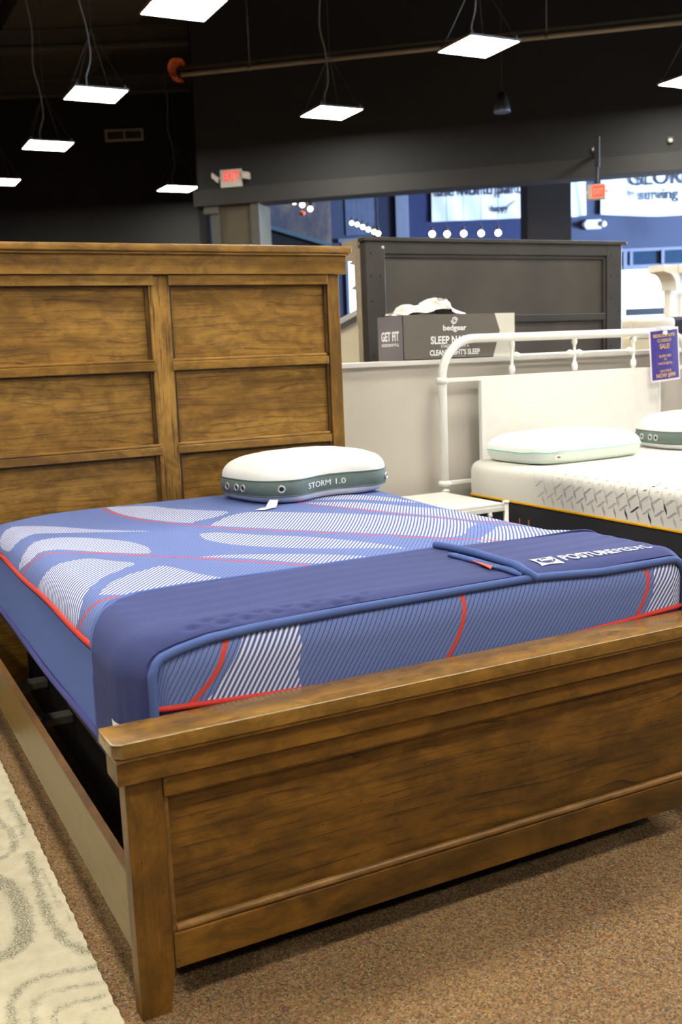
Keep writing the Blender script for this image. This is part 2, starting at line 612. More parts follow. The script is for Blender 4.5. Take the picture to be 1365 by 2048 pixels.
# far hall front wall with its glazed openings
b = MB()
fbox(b, -1.9, 0.27, 25.0, 25.3, 0, 6.6)
fbox(b, 0.27, 0.57, 25.0, 25.3, 3.93, 6.6); fbox(b, 0.27, 0.57, 25.0, 25.3, 0, 2.07)
fbox(b, 0.57, 6.83, 25.0, 25.3, 0, 6.6)
fbox(b, 6.83, 12.5, 25.0, 25.3, 3.50, 6.6); fbox(b, 12.5, 17, 25.0, 25.3, 0, 6.6)
fbox(b, 6.83, 12.5, 25.0, 25.3, 0, 0.12)
struct('wall_far', b, M_NAVY, 'slate blue wall of the far hall')
b = MB()
fbox(b, 0.20, 0.27, 24.94, 25.2, 2.0, 3.99); fbox(b, 0.57, 0.64, 24.94, 25.2, 2.0, 3.99)
fbox(b, 0.05, 0.70, 24.90, 25.2, 3.93, 4.02)
struct('window_2', b, M_GREY, 'tall narrow bright window beyond the dark headboard')
b = MB()
fbox(b, 6.83, 12.5, 24.94, 25.1, 3.02, 3.13, 0.01); fbox(b, 6.83, 12.5, 24.94, 25.1, 3.44, 3.52, 0.01)
for a in (7.10, 7.86, 8.62, 9.4, 10.2, 11.0, 11.8):
    fbox(b, a - 0.035, a + 0.035, 24.92, 25.1, 3.1, 3.46)
fbox(b, 8.55, 8.65, 24.95, 25.1, 0.1, 3.05); fbox(b, 10.2, 10.3, 24.95, 25.1, 0.1, 3.05)
fbox(b, 6.90, 6.99, 24.90, 25.0, 3.02, 3.44)
struct('window_3', b, M_GREY, 'storefront window frame at the right of the far hall')
b = MB(); fbox(b, 6.99, 8.55, 24.95, 25.06, 1.92, 2.09)
struct('trim_11', b, plain('dark door rail', (22, 26, 34), 0.5), 'dark rail across the bright storefront glass')
b = MB(); fbox(b, 6.86, 12.5, 25.02, 25.05, 3.12, 3.46)
struct('window_4', b, plain('dark transom glass', (40, 62, 84), 0.15, vary=0.1), 'dark glass transom above the storefront')
# strips of paint and steel on the far wall
b = MB(); fbox(b, 0.96, 1.44, 24.96, 25.0, 0, 6.6)
struct('trim_3', b, M_NAVYD, 'deep navy strip on the far wall')
b = MB(); fbox(b, 1.44, 1.75, 24.86, 25.0, 0, 6.6, 0.01)
struct('trim_4', b, M_GREY, 'pale steel post on the far wall')
b = MB(); fbox(b, 1.75, 5.5, 24.97, 25.0, 0, 6.6)
struct('trim_5', b, plain('navy wall paint', (40, 50, 88), 0.8, vary=0.1), 'navy field of the far wall behind the banner')
b = MB(); fbox(b, 0.24, 0.96, 24.97, 25.0, 4.1, 6.6)
struct('trim_6', b, plain('slate grey board', (92, 102, 128), 0.8, vary=0.12, scale=3), 'grey board field high on the far wall')
# sloping mural wall over a dark stair side
N = NT('weathered board mural')
vv = N.coords((1, 1, 0.35))
N.base(N.mix(N.math('SMOOTHSTEP', N.noise(vv, 1.6, 6, 0.65), 0.42, 0.66), C4((84, 84, 96)), C4((142, 122, 104))))
N.rough(0.8)
b = MB()
b.prism([(-1.84, 4.18), (-0.10, 3.60), (-0.10, 6.6), (-1.84, 6.6)], lambda a, z: fr(a, 22.0, z), lambda a, z: fr(a, 22.12, z))
struct('wall_mural', b, N.m, 'weathered board wall with a sloping lower edge')
b = MB(); b.prism([(-1.84, 4.10), (-0.10, 3.52), (-0.10, 3.60), (-1.84, 4.18)], lambda a, z: fr(a, 21.94, z), lambda a, z: fr(a, 22.2, z))
struct('trim_7', b, plain('teal grey edge', (86, 108, 116), 0.6), 'sloping edge below the weathered boards')
b = MB(); b.prism([(-1.84, 0), (-0.10, 0), (-0.10, 3.52), (-1.84, 4.10)], lambda a, z: fr(a, 22.02, z), lambda a, z: fr(a, 22.2, z))
struct('wall_stair', b, M_BLACKWALL, 'black stair side under the weathered boards')

# half wall behind the beds
b = MB(); b.box(-0.8, 7.5, 2.345, 2.60, 0, 1.2)
struct('wall_partition', b, M_TAUPE, 'taupe half wall behind the two beds')
b = MB(); b.box(-0.8, 7.5, 2.318, 2.63, 1.2, 1.2225, 0.003)
struct('trim_8', b, M_CAP, 'white cap on the taupe half wall')
b = MB(); b.prism([(2.10, 0), (2.72, 0), (2.72, 1.575), (2.10, 1.305)], lambda x, z: (x, 3.6, z), lambda x, z: (x, 3.72, z))
struct('wall_ramp', b, M_CREAM, 'cream sloping panel between the headboards')
b = MB(); b.prism([(2.10, 1.305), (2.72, 1.575), (2.72, 1.61), (2.10, 1.34)], lambda x, z: (x, 3.57, z), lambda x, z: (x, 3.75, z))
struct('trim_9', b, M_STEEL, 'dark sloping cap on the cream panel')

# roof steel: beams, duct
b = MB()
for d in (7.0, 10.0, 13.0, 16.0, 18.6):
    for z0, z1, w in ((5.95, 6.0, 0.07), (6.0, 6.19, 0.02), (6.19, 6.24, 0.07)):
        fbox(b, -13.5, 1.2 if d > 12 else 3.5, d - w, d + w, z0, z1)
struct('trim_10', b, M_STEEL, 'roof beams under the black deck')
t = thing('ceiling_duct', 'long dark rectangular duct under the black ceiling', 'duct', (3.4, 5, 6.25))
M_DUCT = plain('dark duct paint', (62, 61, 57), 0.6, vary=0.1)
b = MB(); b.box(2.55, 4.36, -3.0, 17.8, 6.25, 6.58, 0.02)
obj('duct_body', b, M_DUCT, t)
for y in (1.0, 4.0, 7.0, 10.0, 13.0, 16.0):
    b = MB(); b.box(2.52, 4.39, y - 0.03, y + 0.03, 6.242, 6.59)
    obj('duct_flange', b, M_DUCT, t)

# ------------------------------------------------------------------ carpet rug at the left
def seg_dist(P, line):
    """distance of points P (n,2) to a polyline"""
    best = np.full(len(P), 1e9)
    L = np.array(line)
    for a, c in zip(L[:-1], L[1:]):
        d = c - a
        q = max(1e-12, float(d @ d))
        t = np.clip(((P - a) @ d) / q, 0, 1)
        best = np.minimum(best, np.linalg.norm(P - (a + t[:, None] * d), axis=1))
    return best

def inside(P, poly):
    L = np.array(poly)
    x, y = P[:, 0], P[:, 1]
    r = np.zeros(len(P), bool)
    n = len(L)
    for i in range(n):
        (x0, y0), (x1, y1) = L[i], L[(i + 1) % n]
        c = ((y0 > y) != (y1 > y)) & (x < (x1 - x0) * (y - y0) / (y1 - y0 + 1e-15) + x0)
        r ^= c
    return r

def set_attr(me, name, arr):
    a = me.attributes.new(name, 'FLOAT', 'POINT')
    a.data.foreach_set('value', np.asarray(arr, np.float32))

STROKES = [([(-0.073, 0.80), (-0.080, 0.647), (-0.088, 0.471), (-0.075, 0.346), (-0.045, 0.275)], 0.016),
           ([(-0.058, 0.70), (-0.055, 0.529), (-0.040, 0.395)], 0.006),
           ([(-0.20, 0.72), (-0.158, 0.69), (-0.135, 0.573), (-0.145, 0.433), (-0.178, 0.364), (-0.23, 0.35)], 0.026),
           ([(-0.230, -0.2), (-0.226, 0.105), (-0.205, 0.197), (-0.161, 0.232), (-0.101, 0.226), (-0.04, 0.212)], 0.013),
           ([(-0.192, -0.2), (-0.189, 0.085), (-0.169, 0.159), (-0.133, 0.170), (-0.04, 0.150)], 0.010),
           ([(-0.155, -0.2), (-0.153, 0.065), (-0.125, 0.111), (-0.047, 0.102)], 0.010),
           ([(-0.105, -0.2), (-0.103, 0.035), (-0.082, 0.063), (-0.047, 0.065)], 0.008),
           ([(-0.13, 1.10), (-0.091, 0.967), (-0.105, 0.843), (-0.16, 0.80)], 0.014),
           ([(-0.065, 1.172), (-0.056, 1.016), (-0.066, 0.90)], 0.012)]
base_strokes = list(STROKES)
for dx, dy in ((-0.34, 0.5), (-0.62, -0.1), (-0.36, -0.75), (-0.9, 0.7), (-0.3, 1.15), (-0.85, -0.6), (-0.05, -0.95)):
    for l, w in base_strokes[:7]:
        STROKES.append(([(x + dx, y + dy) for x, y in l], w))
nx, ny = 170, 330
X = np.linspace(-1.75, -0.036, nx)
Y = np.linspace(-1.6, 1.72, ny)
G = np.array([(x, y) for y in Y for x in X])
wob = 0.0012 * np.sin(G[:, 1] * 61) + 0.0014 * np.sin(G[:, 1] * 143 + 1)
dist = np.full(len(G), -1.0)
for l, w in STROKES:
    dist = np.maximum(dist, w - seg_dist(G, np.array(spline(l, 4))))
me = bpy.data.meshes.new('area_rug')
edge = (G[:, 0] > -0.04)
Z = 0.012 + 0.0008 * np.sin(G[:, 0] * 90) * np.sin(G[:, 1] * 70)
V = [(x + (w_ if e else 0), y, z) for (x, y), z, w_, e in zip(G, Z, wob, edge)]
Fc = [(j * nx + i, j * nx + i + 1, (j + 1) * nx + i + 1, (j + 1) * nx + i) for j in range(ny - 1) for i in range(nx - 1)]
nb = len(V)
ring = [j * nx + nx - 1 for j in range(ny)]
V += [(V[i][0] - 0.001, V[i][1], 0.0005) for i in ring]
Fc += [(ring[k], nb + k, nb + k + 1, ring[k + 1]) for k in range(ny - 1)]
me.from_pydata(V, [], Fc)
set_attr(me, 'stroke', list(dist) + [-1.0] * ny)
N = NT('cream patterned pile')
v = N.coords()
at = N.node('ShaderNodeAttribute', attribute_name='stroke')
n = N.noise(v, 240, 3)
n2 = N.noise(v, 46, 4, 0.7)
edge_n = N.math('ADD', at.outputs['Fac'], N.math('MULTIPLY', N.math('SUBTRACT', n2, 0.5), 0.040))
mask = N.math('SMOOTHSTEP', edge_n, -0.004, 0.014)
mask = N.math('MULTIPLY', mask, N.math('SMOOTHSTEP', n, 0.34, 0.62))
cream = N.ramp(N.noise(v, 24, 4), [(0.3, C4((184, 175, 148))), (0.7, C4((202, 194, 168)))])
N.base(N.mix(N.math('MULTIPLY', mask, 0.85), cream, C4((96, 97, 82))))
N.rough(0.95)
N.p.inputs['Specular IOR Level'].default_value = 0.1
N.bump(n, 0.5, 0.003)
me.materials.append(N.m)
o = bpy.data.objects.new('area_rug', me)
COL.objects.link(o)
me.transform(Matrix.Translation((0.9, 0, 0)))
o.location = (-0.9, 0, 0)
tag(o, 'cream area rug with grey arc pattern on the carpet beside the wooden bed', 'rug')

# ------------------------------------------------------------------ wooden panel bed
bed = thing('panel_bed', 'brown oak panel bed with tall headboard and low footboard around the blue mattress', 'bed', (0.8, 1.1, 0))
WB = 1.607
# footboard: posts first, its finer pieces are sub-parts
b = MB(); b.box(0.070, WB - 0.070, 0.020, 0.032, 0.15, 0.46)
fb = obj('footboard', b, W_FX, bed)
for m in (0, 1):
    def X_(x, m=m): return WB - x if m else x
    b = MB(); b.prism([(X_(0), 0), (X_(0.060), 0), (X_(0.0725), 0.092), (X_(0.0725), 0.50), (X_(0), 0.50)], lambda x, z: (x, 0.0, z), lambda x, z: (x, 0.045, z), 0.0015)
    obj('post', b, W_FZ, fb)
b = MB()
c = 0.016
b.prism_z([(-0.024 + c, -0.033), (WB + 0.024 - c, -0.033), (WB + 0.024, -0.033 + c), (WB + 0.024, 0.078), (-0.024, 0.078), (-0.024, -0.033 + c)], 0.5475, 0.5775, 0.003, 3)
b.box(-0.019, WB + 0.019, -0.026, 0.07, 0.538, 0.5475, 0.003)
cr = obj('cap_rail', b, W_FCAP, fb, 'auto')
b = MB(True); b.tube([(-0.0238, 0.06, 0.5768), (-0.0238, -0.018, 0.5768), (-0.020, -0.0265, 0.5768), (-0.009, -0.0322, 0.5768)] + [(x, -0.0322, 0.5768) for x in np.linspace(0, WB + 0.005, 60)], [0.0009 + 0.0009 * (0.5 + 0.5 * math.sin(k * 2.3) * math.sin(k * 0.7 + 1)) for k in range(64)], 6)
obj('pale_edge', b, plain('pale edge line', (176, 158, 126), 0.35, vary=0.3, scale=30), cr, label='pale line along the front edge')  # thin pale tube along the cap's top front edge
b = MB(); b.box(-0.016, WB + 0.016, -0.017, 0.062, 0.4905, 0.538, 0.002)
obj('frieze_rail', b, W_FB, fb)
b = MB(); b.box(0.0735, WB - 0.0735, -0.005, 0.03, 0.4465, 0.4900, 0.002)
obj('upper_rail', b, W_FB, fb)
b = MB()
b.prism([(0.0735, 0.160), (0.0835, 0.160), (0.0835, 0.446), (0.0735, 0.446)], lambda x, z: (x, 0.006, z), lambda x, z: (x, 0.02, z), 0.003)
b.prism([(WB - 0.0735, 0.160), (WB - 0.0835, 0.160), (WB - 0.0835, 0.446), (WB - 0.0735, 0.446)], lambda x, z: (x, 0.006, z), lambda x, z: (x, 0.02, z), 0.003)
b.box(0.084, WB - 0.084, 0.008, 0.02, 0.437, 0.446, 0.003)
b.tube([(0.083, 0.010, 0.1685), (WB - 0.083, 0.010, 0.1685)], 0.0085, 12)
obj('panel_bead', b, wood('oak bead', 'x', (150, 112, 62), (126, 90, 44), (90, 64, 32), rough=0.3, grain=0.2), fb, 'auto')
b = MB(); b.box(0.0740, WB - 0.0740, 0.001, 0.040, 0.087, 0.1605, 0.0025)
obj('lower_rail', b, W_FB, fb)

# headboard
W_POST = wood('oak post', 'z', **HB, grain=0.55)
b = MB(); b.box(0.054, 1.553, 2.197, 2.204, 0.3, 1.603)
hb = obj('headboard', b, W_HX, bed)
for x0, x1 in ((0, 0.056), (WB - 0.056, WB)):
    b = MB(); b.box(x0, x1, 2.160, 2.205, 0, 1.602, 0.002)
    obj('post', b, W_POST, hb)
b = MB(); b.box(0.762, 0.846, 2.158, 2.20, 0.3, 1.602, 0.003)
obj('centre_stile', b, W_HZ, hb)
b = MB(); b.box(-0.042, WB + 0.042, 2.108, 2.215, 1.690, 1.7175, 0.004, 3)
b.box(-0.034, WB + 0.034, 2.120, 2.21, 1.680, 1.690, 0.003)
obj('cap_rail', b, W_HB, hb, 'auto')
b = MB(); b.box(0.056, 1.551, 2.172, 2.2, 0.06, 0.31, 0.002)
obj('foot_rail', b, W_HX, hb)
b = MB(); b.box(-0.026, WB + 0.026, 2.135, 2.208, 1.604, 1.680, 0.002)
obj('frieze_rail', b, W_HB, hb)
for (xa, xb, la) in ((0.050, 0.781, 0), (0.8425, WB - 0.056 + 0.0, 1)):
    xb2 = xb if la == 0 else 1.548
    xa2 = 0.059 if la == 0 else xa
    b = MB(); b.box(xa2, xb2, 2.148, 2.19, 1.562, 1.603, 0.002)
    obj('cross_rail', b, W_HB, hb)
    for z0, z1 in ((1.228, 1.262), (0.893, 0.925), (0.558, 0.590)):
        xa3, xb3 = (0.066, 0.775) if la == 0 else (0.840, 1.5395)
        b = MB(); b.box(xa3, xb3, 2.150, 2.19, z0, z1, 0.0025)
        b.box(xa3 + 0.004, xb3 - 0.004, 2.156, 2.19, z1, z1 + 0.012, 0.004)
        obj('cross_rail', b, W_HB, hb)
    pa, pb = (0.056, 0.764) if la == 0 else (0.8445, 1.551)
    for z0, z1 in ((1.273, 1.563), (0.936, 1.229), (0.601, 0.894), (0.30, 0.56)):
        b = MB(); b.box(pa, pb, 2.180, 2.196, z0 - 0.002, z1 + 0.002)
        obj('flat_panel', b, W_HX, hb)
        b = MB()
        b.box(pa, pa + 0.013, 2.166, 2.18, z0, z1, 0.003); b.box(pb - 0.016, pb, 2.166, 2.18, z0, z1, 0.003)
        b.box(pa + 0.013, pb - 0.016, 2.168, 2.18, z1 - 0.009, z1, 0.003)
        obj('panel_bead', b, wood('oak bead upright', 'z', (104, 76, 34), (82, 58, 24), (56, 40, 18), grain=0.3) if 'OBU' not in MATS else MATS['OBU'], hb)
        MATS['OBU'] = bpy.data.materials['oak bead upright']

for x0, x1 in ((0.001, 0.0195), (WB - 0.0195, WB - 0.001)):
    b = MB(); b.box(x0, x1, 0.046, 2.158, 0.128, 0.290, 0.001)
    r = obj('side_rail', b, W_RAIL, bed)
    b = MB(); b.box(x0 - 0.0004, x1 + 0.0004, 0.046, 2.158, 0.2902, 0.2932, 0.0008)
    obj('rail_edge', b, W_RTOP, r)
for y in (1.32, 1.72):
  for xa, xb in ((0.0205, 0.169), (1.436, WB - 0.0205)):
    b = MB(); b.box(xa, xb, y - 0.03, y + 0.03, 0.165, 0.19, 0.003)
    obj('support_bracket', b, plain('grey slat paint', (82, 80, 74), 0.6), bed)

# ------------------------------------------------------------------ adjustable base
t = thing('adjustable_base', 'black upholstered adjustable base under the blue mattress', 'bed base', (0.8, 1.1, 0))
b = MB(); b.box(0.075, 1.53, 0.16, 0.94, 0.335, 0.440, 0.04, 4)
obj('foot_deck', b, M_BLACKF, t, 'auto')
b = MB(); b.box(0.075, 1.53, 0.945, 2.11, 0.335, 0.440, 0.04, 4)
obj('head_deck', b, M_BLACKF, t, 'auto')
b = MB(); b.box(0.17, 1.435, 0.12, 2.10, 0.02, 0.336, 0.006)  # solid block painted near black for the shade under the bed
obj('lift_frame_shade', b, plain('black frame shade', (5, 5, 5), 0.9, spec=0.1), t)
for x in (0.32, 1.28):
    for y in (0.45, 1.85):
        b = MB(True); b.tube([(x, y, 0.0), (x, y, 0.021)], 0.028, 14)
        obj('leg', b, M_BLACK, t)

# ------------------------------------------------------------------ blue striped mattress
LO = np.array([0.041, 0.10, 0.44]); HI = np.array([1.565, 2.085, 0.725])
RV, RT = 0.085, 0.075
CC = (LO + HI) / 2; HH = (HI - LO) / 2

def rounded(P):
    """move points of a box surface onto the soft mattress form"""
    P = P.copy()
    rel = P[:, :2] - CC[:2]
    sg = np.sign(rel)
    q = np.abs(rel) - (HH[:2] - RV)
    qp = np.maximum(q, 0)
    m = qp.max(axis=1); l = np.linalg.norm(qp, axis=1)
    k = np.where(l > 1e-9, m / np.maximum(l, 1e-9), 1.0)
    qn = np.where(qp > 0, qp * k[:, None], q)
    # outward plan direction
    nrm = np.where((qp > 0).any(axis=1)[:, None], qp / np.maximum(l, 1e-9)[:, None], np.eye(2)[np.argmax(q, axis=1)])
    dist = np.where(m > 0, m, q.max(axis=1)) - RV      # <=0, to the outline
    out = np.abs(rel) * 0 + (qn + (HH[:2] - RV))
    w = dist + RT
    dz_t = P[:, 2] - (HI[2] - RT)
    RB = 0.022
    dz_b = (LO[2] + RB) - P[:, 2]
    wb = dist + RB
    for (W_, D_, top_) in ((w, dz_t, True), (wb, dz_b, False)):
        on = (W_ > 0) & (D_ > 0)
        mm = np.maximum(W_, D_); ll = np.hypot(W_, D_)
        kk = np.where(on, mm / np.maximum(ll, 1e-9), 1.0)
        w2 = np.where(on, W_ * kk, W_)
        shift = w2 - W_
        out = out + nrm * np.where(on, shift, 0)[:, None]
        if top_:
            P[:, 2] = np.where(on, HI[2] - RT + D_ * kk, P[:, 2])
        else:
            P[:, 2] = np.where(on, LO[2] + RB - D_ * kk, P[:, 2])
    P[:, :2] = CC[:2] + np.where(sg == 0, 1, sg) * out
    return P

def unroll(P):
    rel = P[:, :2] - CC[:2]
    q = np.abs(rel) - (HH[:2] - RV)
    qp = np.maximum(q, 0)
    l = np.linalg.norm(qp, axis=1)
    d2 = l + np.minimum(q.max(axis=1), 0) - RV
    w = d2 + RT
    z = P[:, 2]
    a = np.arctan2(w, np.maximum(1e-6, z - (HI[2] - RT)))
    desc = np.where(w <= 0, 0, np.where(z < HI[2] - RT, RT * PI / 2 + (HI[2] - RT - z) - RT, RT * a - w))
    nrm = np.where((q > 0).all(axis=1)[:, None], qp / np.maximum(l, 1e-9)[:, None], np.eye(2)[np.argmax(q, axis=1)])
    return P[:, :2] + np.where(rel < 0, -1, 1) * nrm * desc[:, None]

RED = {
  'a': [(0.475, 1.990), (0.48, 1.829), (0.507, 1.66), (0.566, 1.5), (0.689, 1.254), (0.854, 1.033), (1.006, 0.827), (1.148, 0.636), (1.264, 0.481), (1.36, 0.35)],
  'b': [(1.03, 1.86), (1.078, 1.728), (1.119, 1.604), (1.198, 1.334), (1.277, 1.138), (1.335, 1.045), (1.38, 0.97), (1.425, 0.90), (1.48, 0.817), (1.56, 0.70)],
  'c': [(0.000, 1.226), (0.014, 1.218), (0.052, 1.188), (0.090, 1.178), (0.135, 1.178), (0.185, 1.150), (0.275, 1.046), (0.403, 0.89), (0.53, 0.721), (0.641, 0.576), (0.691, 0.514), (0.8, 0.38)],
  'd': [(0.000, 0.497), (0.013, 0.495), (0.044, 0.49), (0.076, 0.499), (0.104, 0.505), (0.14, 0.507), (0.175, 0.495), (0.23, 0.46)],
  'e': [(0.285, 0.16), (0.255, 0.096), (0.251, 0.089), (0.244, 0.072), (0.231, 0.048), (0.208, 0.02), (0.172, -0.011), (0.155, -0.03)],
  'f': [(0.85, 0.16), (0.839, 0.091), (0.832, 0.063), (0.82, 0.029), (0.798, -0.008), (0.777, -0.034), (0.76, -0.06)],
  'g': [(1.40, 0.16), (1.398, 0.077), (1.394, 0.053), (1.384, 0.029), (1.351, -0.029), (1.33, -0.06)]}
WHITE = {
  'W1': [(0.495, 2.02), (0.64, 1.925), (0.688, 1.799), (0.757, 1.69), (0.824, 1.584), (0.765, 1.504), (0.665, 1.454), (0.631, 1.43), (0.576, 1.520), (0.517, 1.680), (0.492, 1.841)],
  'W2': [(0.667, 1.335), (0.782, 1.475), (0.883, 1.517), (0.966, 1.442), (1.114, 1.267), (1.204, 1.146), (1.334, 0.977), (1.387, 0.854), (1.311, 0.772), (1.175, 0.651), (1.035, 0.833), (0.865, 1.058), (0.735, 1.24)],
  'W3a': [(1.160, 1.726), (1.266, 1.734), (1.361, 1.663), (1.449, 1.543), (1.490, 1.37), (1.403, 1.462), (1.304, 1.554), (1.177, 1.637)],
  'W3b': [(1.112, 1.600), (1.267, 1.485), (1.448, 1.253), (1.50, 1.127), (1.535, 0.93), (1.47, 0.87), (1.341, 1.075), (1.273, 1.185), (1.206, 1.36), (1.145, 1.52)],
  'W4': [(0.054, 1.725), (0.085, 1.761), (0.136, 1.777), (0.235, 1.679), (0.321, 1.542), (0.409, 1.431), (0.486, 1.354), (0.388, 1.413), (0.22, 1.53), (0.147, 1.568), (0.097, 1.51), (0.047, 1.489), (0.032, 1.563), (0.033, 1.656)],
  'W5': [(0.011, 1.286), (0.069, 1.326), (0.129, 1.425), (0.202, 1.442), (0.279, 1.366), (0.356, 1.237), (0.383, 1.113), (0.376, 1.04), (0.351, 0.994), (0.247, 1.106), (0.159, 1.225), (0.099, 1.228), (0.057, 1.207)],
  'W6': [(0.587, 1.211), (0.646, 1.184), (0.73, 1.058), (0.837, 0.925), (0.92, 0.763), (0.972, 0.595), (0.918, 0.64), (0.738, 0.785), (0.617, 0.941), (0.571, 1.071), (0.571, 1.135)],
  'W7': [(0.452, 0.851), (0.527, 0.826), (0.646, 0.75), (0.753, 0.655), (0.847, 0.528), (0.745, 0.519), (0.652, 0.6), (0.565, 0.735)],
  'W8': [(0.010, 0.991), (0.063, 0.985), (0.143, 1.026), (0.198, 1.026), (0.248, 0.943), (0.284, 0.873), (0.218, 0.804), (0.152, 0.723), (0.085, 0.605), (0.042, 0.525), (0.000, 0.534), (-0.01, 0.560), (-0.01, 0.759)],
  'W9': [(0.108, 0.56), (0.153, 0.652), (0.218, 0.73), (0.282, 0.77), (0.342, 0.787), (0.385, 0.63), (0.436, 0.499), (0.39, 0.499), (0.28, 0.51), (0.173, 0.521)],
  'W10': [(1.187, 0.553), (1.333, 0.684), (1.43, 0.766), (1.52, 0.653), (1.58, 0.474), (1.394, 0.402), (1.215, 0.457)],
  'FW1': [(0.315, 0.14), (0.425, 0.13), (0.421, 0.091), (0.422, 0.068), (0.41, 0.015), (0.397, -0.05), (0.195, -0.04), (0.234, 0.015), (0.275, 0.072)],
  'FW2': [(1.424, 0.12), (1.535, 0.12), (1.525, -0.05), (1.374, -0.05), (1.409, 0.025)]}

def mattress_points(lo, hi, step):
    nx_, ny_, nz_ = [max(4, int(round((hi[i] - lo[i]) / s_))) for i, s_ in zip(range(3), step)]
    xs, ys, zs = np.linspace(lo[0], hi[0], nx_ + 1), np.linspace(lo[1], hi[1], ny_ + 1), np.linspace(lo[2], hi[2], nz_ + 1)
    idx, V_, F_ = {}, [], []
    def vid(i, j, k):
        key = (i, j, k)
        if key not in idx:
            idx[key] = len(V_)
            V_.append((xs[i], ys[j], zs[k]))
        return idx[key]
    for i in range(nx_):
        for j in range(ny_):
            F_.append((vid(i, j, nz_), vid(i + 1, j, nz_), vid(i + 1, j + 1, nz_), vid(i, j + 1, nz_)))
    for j in range(0, ny_):
        for k in range(nz_):
            F_.append((vid(0, j, k), vid(0, j, k + 1), vid(0, j + 1, k + 1), vid(0, j + 1, k)))
            F_.append((vid(nx_, j, k), vid(nx_, j + 1, k), vid(nx_, j + 1, k + 1), vid(nx_, j, k + 1)))
    for i in range(nx_):
        for k in range(nz_):
            F_.append((vid(i, 0, k), vid(i + 1, 0, k), vid(i + 1, 0, k + 1), vid(i, 0, k + 1)))
            F_.append((vid(i, ny_, k), vid(i, ny_, k + 1), vid(i + 1, ny_, k + 1), vid(i + 1, ny_, k)))
    # closing underside
    ringp = [vid(i, 0, 0) for i in range(nx_ + 1)] + [vid(nx_, j, 0) for j in range(1, ny_ + 1)] + [vid(i, ny_, 0) for i in range(nx_ - 1, -1, -1)] + [vid(0, j, 0) for j in range(ny_ - 1, 0, -1)]
    F_.append(tuple(ringp[::-1]))
    return np.array(V_), F_

def sstep(x, a, b_):
    t_ = np.clip((x - a) / (b_ - a), 0, 1)
    return t_ * t_ * (3 - 2 * t_)

def pipe_z(x, y):
    x = np.asarray(x, float); y = np.asarray(y, float)
    e = 1 - sstep(y, 0.12, 0.34)
    return 0.660 - 0.081 * e - 0.027 * e * np.sin(PI * np.clip((x - 0.10) / 1.40, 0, 1)) + 0.003 * np.sin(y * 9)

mt = thing('mattress', 'blue striped mattress with white leaf pattern and red piping in the wooden bed', 'mattress', (0.8, 1.1, 0.44))
V, Fc = mattress_points(LO, HI, (0.0085, 0.0085, 0.0095))
P = rounded(V)
UV = unroll(P)
wd = np.full(len(P), -1.0)
for k, poly in WHITE.items():
    sm = np.array(spline(poly + [poly[0]], 5)[:-1])
    sel = (UV[:, 0] > sm[:, 0].min() - 0.06) & (UV[:, 0] < sm[:, 0].max() + 0.06) & (UV[:, 1] > sm[:, 1].min() - 0.06) & (UV[:, 1] < sm[:, 1].max() + 0.06)
    Q = UV[sel]
    dd = seg_dist(Q, np.vstack([sm, sm[:1]]))
    wd[sel] = np.maximum(wd[sel], np.where(inside(Q, sm), dd, -dd))
rd = np.full(len(P), 1.0)
for k, l in RED.items():
    rd = np.minimum(rd, seg_dist(UV, np.array(spline(l, 5))))
side = P[:, 2] - pipe_z(P[:, 0], P[:, 1])
_r = np.hypot(P[:, 0] - LO[0], P[:, 1] - HI[1])
_up = np.clip((P[:, 2] - 0.45) / 0.27, 0, 1)
_r2 = np.hypot(P[:, 0] - HI[0], P[:, 1] - HI[1])
P[:, 2] -= _up * (0.030 * np.exp(-(_r / 0.17) ** 2) + 0.020 * np.exp(-(_r2 / 0.17) ** 2))
P[:, 2] -= _up * 0.015 * sstep(P[:, 0], 1.22, 1.50) * sstep(P[:, 1], 0.50, 0.66) * (1 - sstep(P[:, 1], 1.2, 1.8))
ph = (UV[:, 0] - 0.70 * UV[:, 1] + 0.020 * np.sin(UV[:, 1] * 3.0 + UV[:, 0] * 2.0)) / 0.0128
me = bpy.data.meshes.new('mattress_body')
me.from_pydata([tuple(p) for p in (P - np.array([0.8, 1.1, 0.44]))], [], Fc)
me.polygons.foreach_set('use_smooth', [True] * len(me.polygons))
for nm, arr in (('white_d', wd), ('red_d', rd), ('side_d', side), ('phase', ph)):
    set_attr(me, nm, arr)
N = NT('striped blue knit')
A = {k: N.node('ShaderNodeAttribute', attribute_name=k).outputs['Fac'] for k in ('white_d', 'red_d', 'side_d', 'phase')}
f = N.math('FRACT', A['phase'])
tri = N.math('ABSOLUTE', N.math('SUBTRACT', f, 0.5))           # 0.5 at the groove, 0 at the rib crest
v = N.coords()
weave = N.noise(v, 600, 2)
rib = N.ramp(weave, [(0.3, C4((98, 115, 168))), (0.7, C4((110, 127, 180)))])
groove = N.math('SMOOTHSTEP', tri, 0.40, 0.47)
colr = N.mix(N.math('MULTIPLY', groove, 0.85), rib, C4((36, 44, 88)))
inw = N.math('GREATER_THAN', A['white_d'], 0.0)
wl = N.math('SUBTRACT', 1.0, N.math('SMOOTHSTEP', tri, 0.19, 0.24))
field = N.mix(inw, colr, N.mix(0.35, colr, C4((90, 100, 164))))
colr = N.mix(N.math('MULTIPLY', inw, wl), field, C4((214, 218, 228)))
redm = N.math('SUBTRACT', 1.0, N.math('SMOOTHSTEP', A['red_d'], 0.0048, 0.0062))
colr = N.mix(redm, colr, C4((204, 74, 60)))
border = N.ramp(N.noise(v, 700, 2), [(0.3, C4((86, 108, 174))), (0.7, C4((94, 116, 184)))])
isb = N.math('LESS_THAN', A['side_d'], 0.0)
N.base(N.mix(isb, colr, border))
N.rough(0.85)
N.p.inputs['Specular IOR Level'].default_value = 0.18
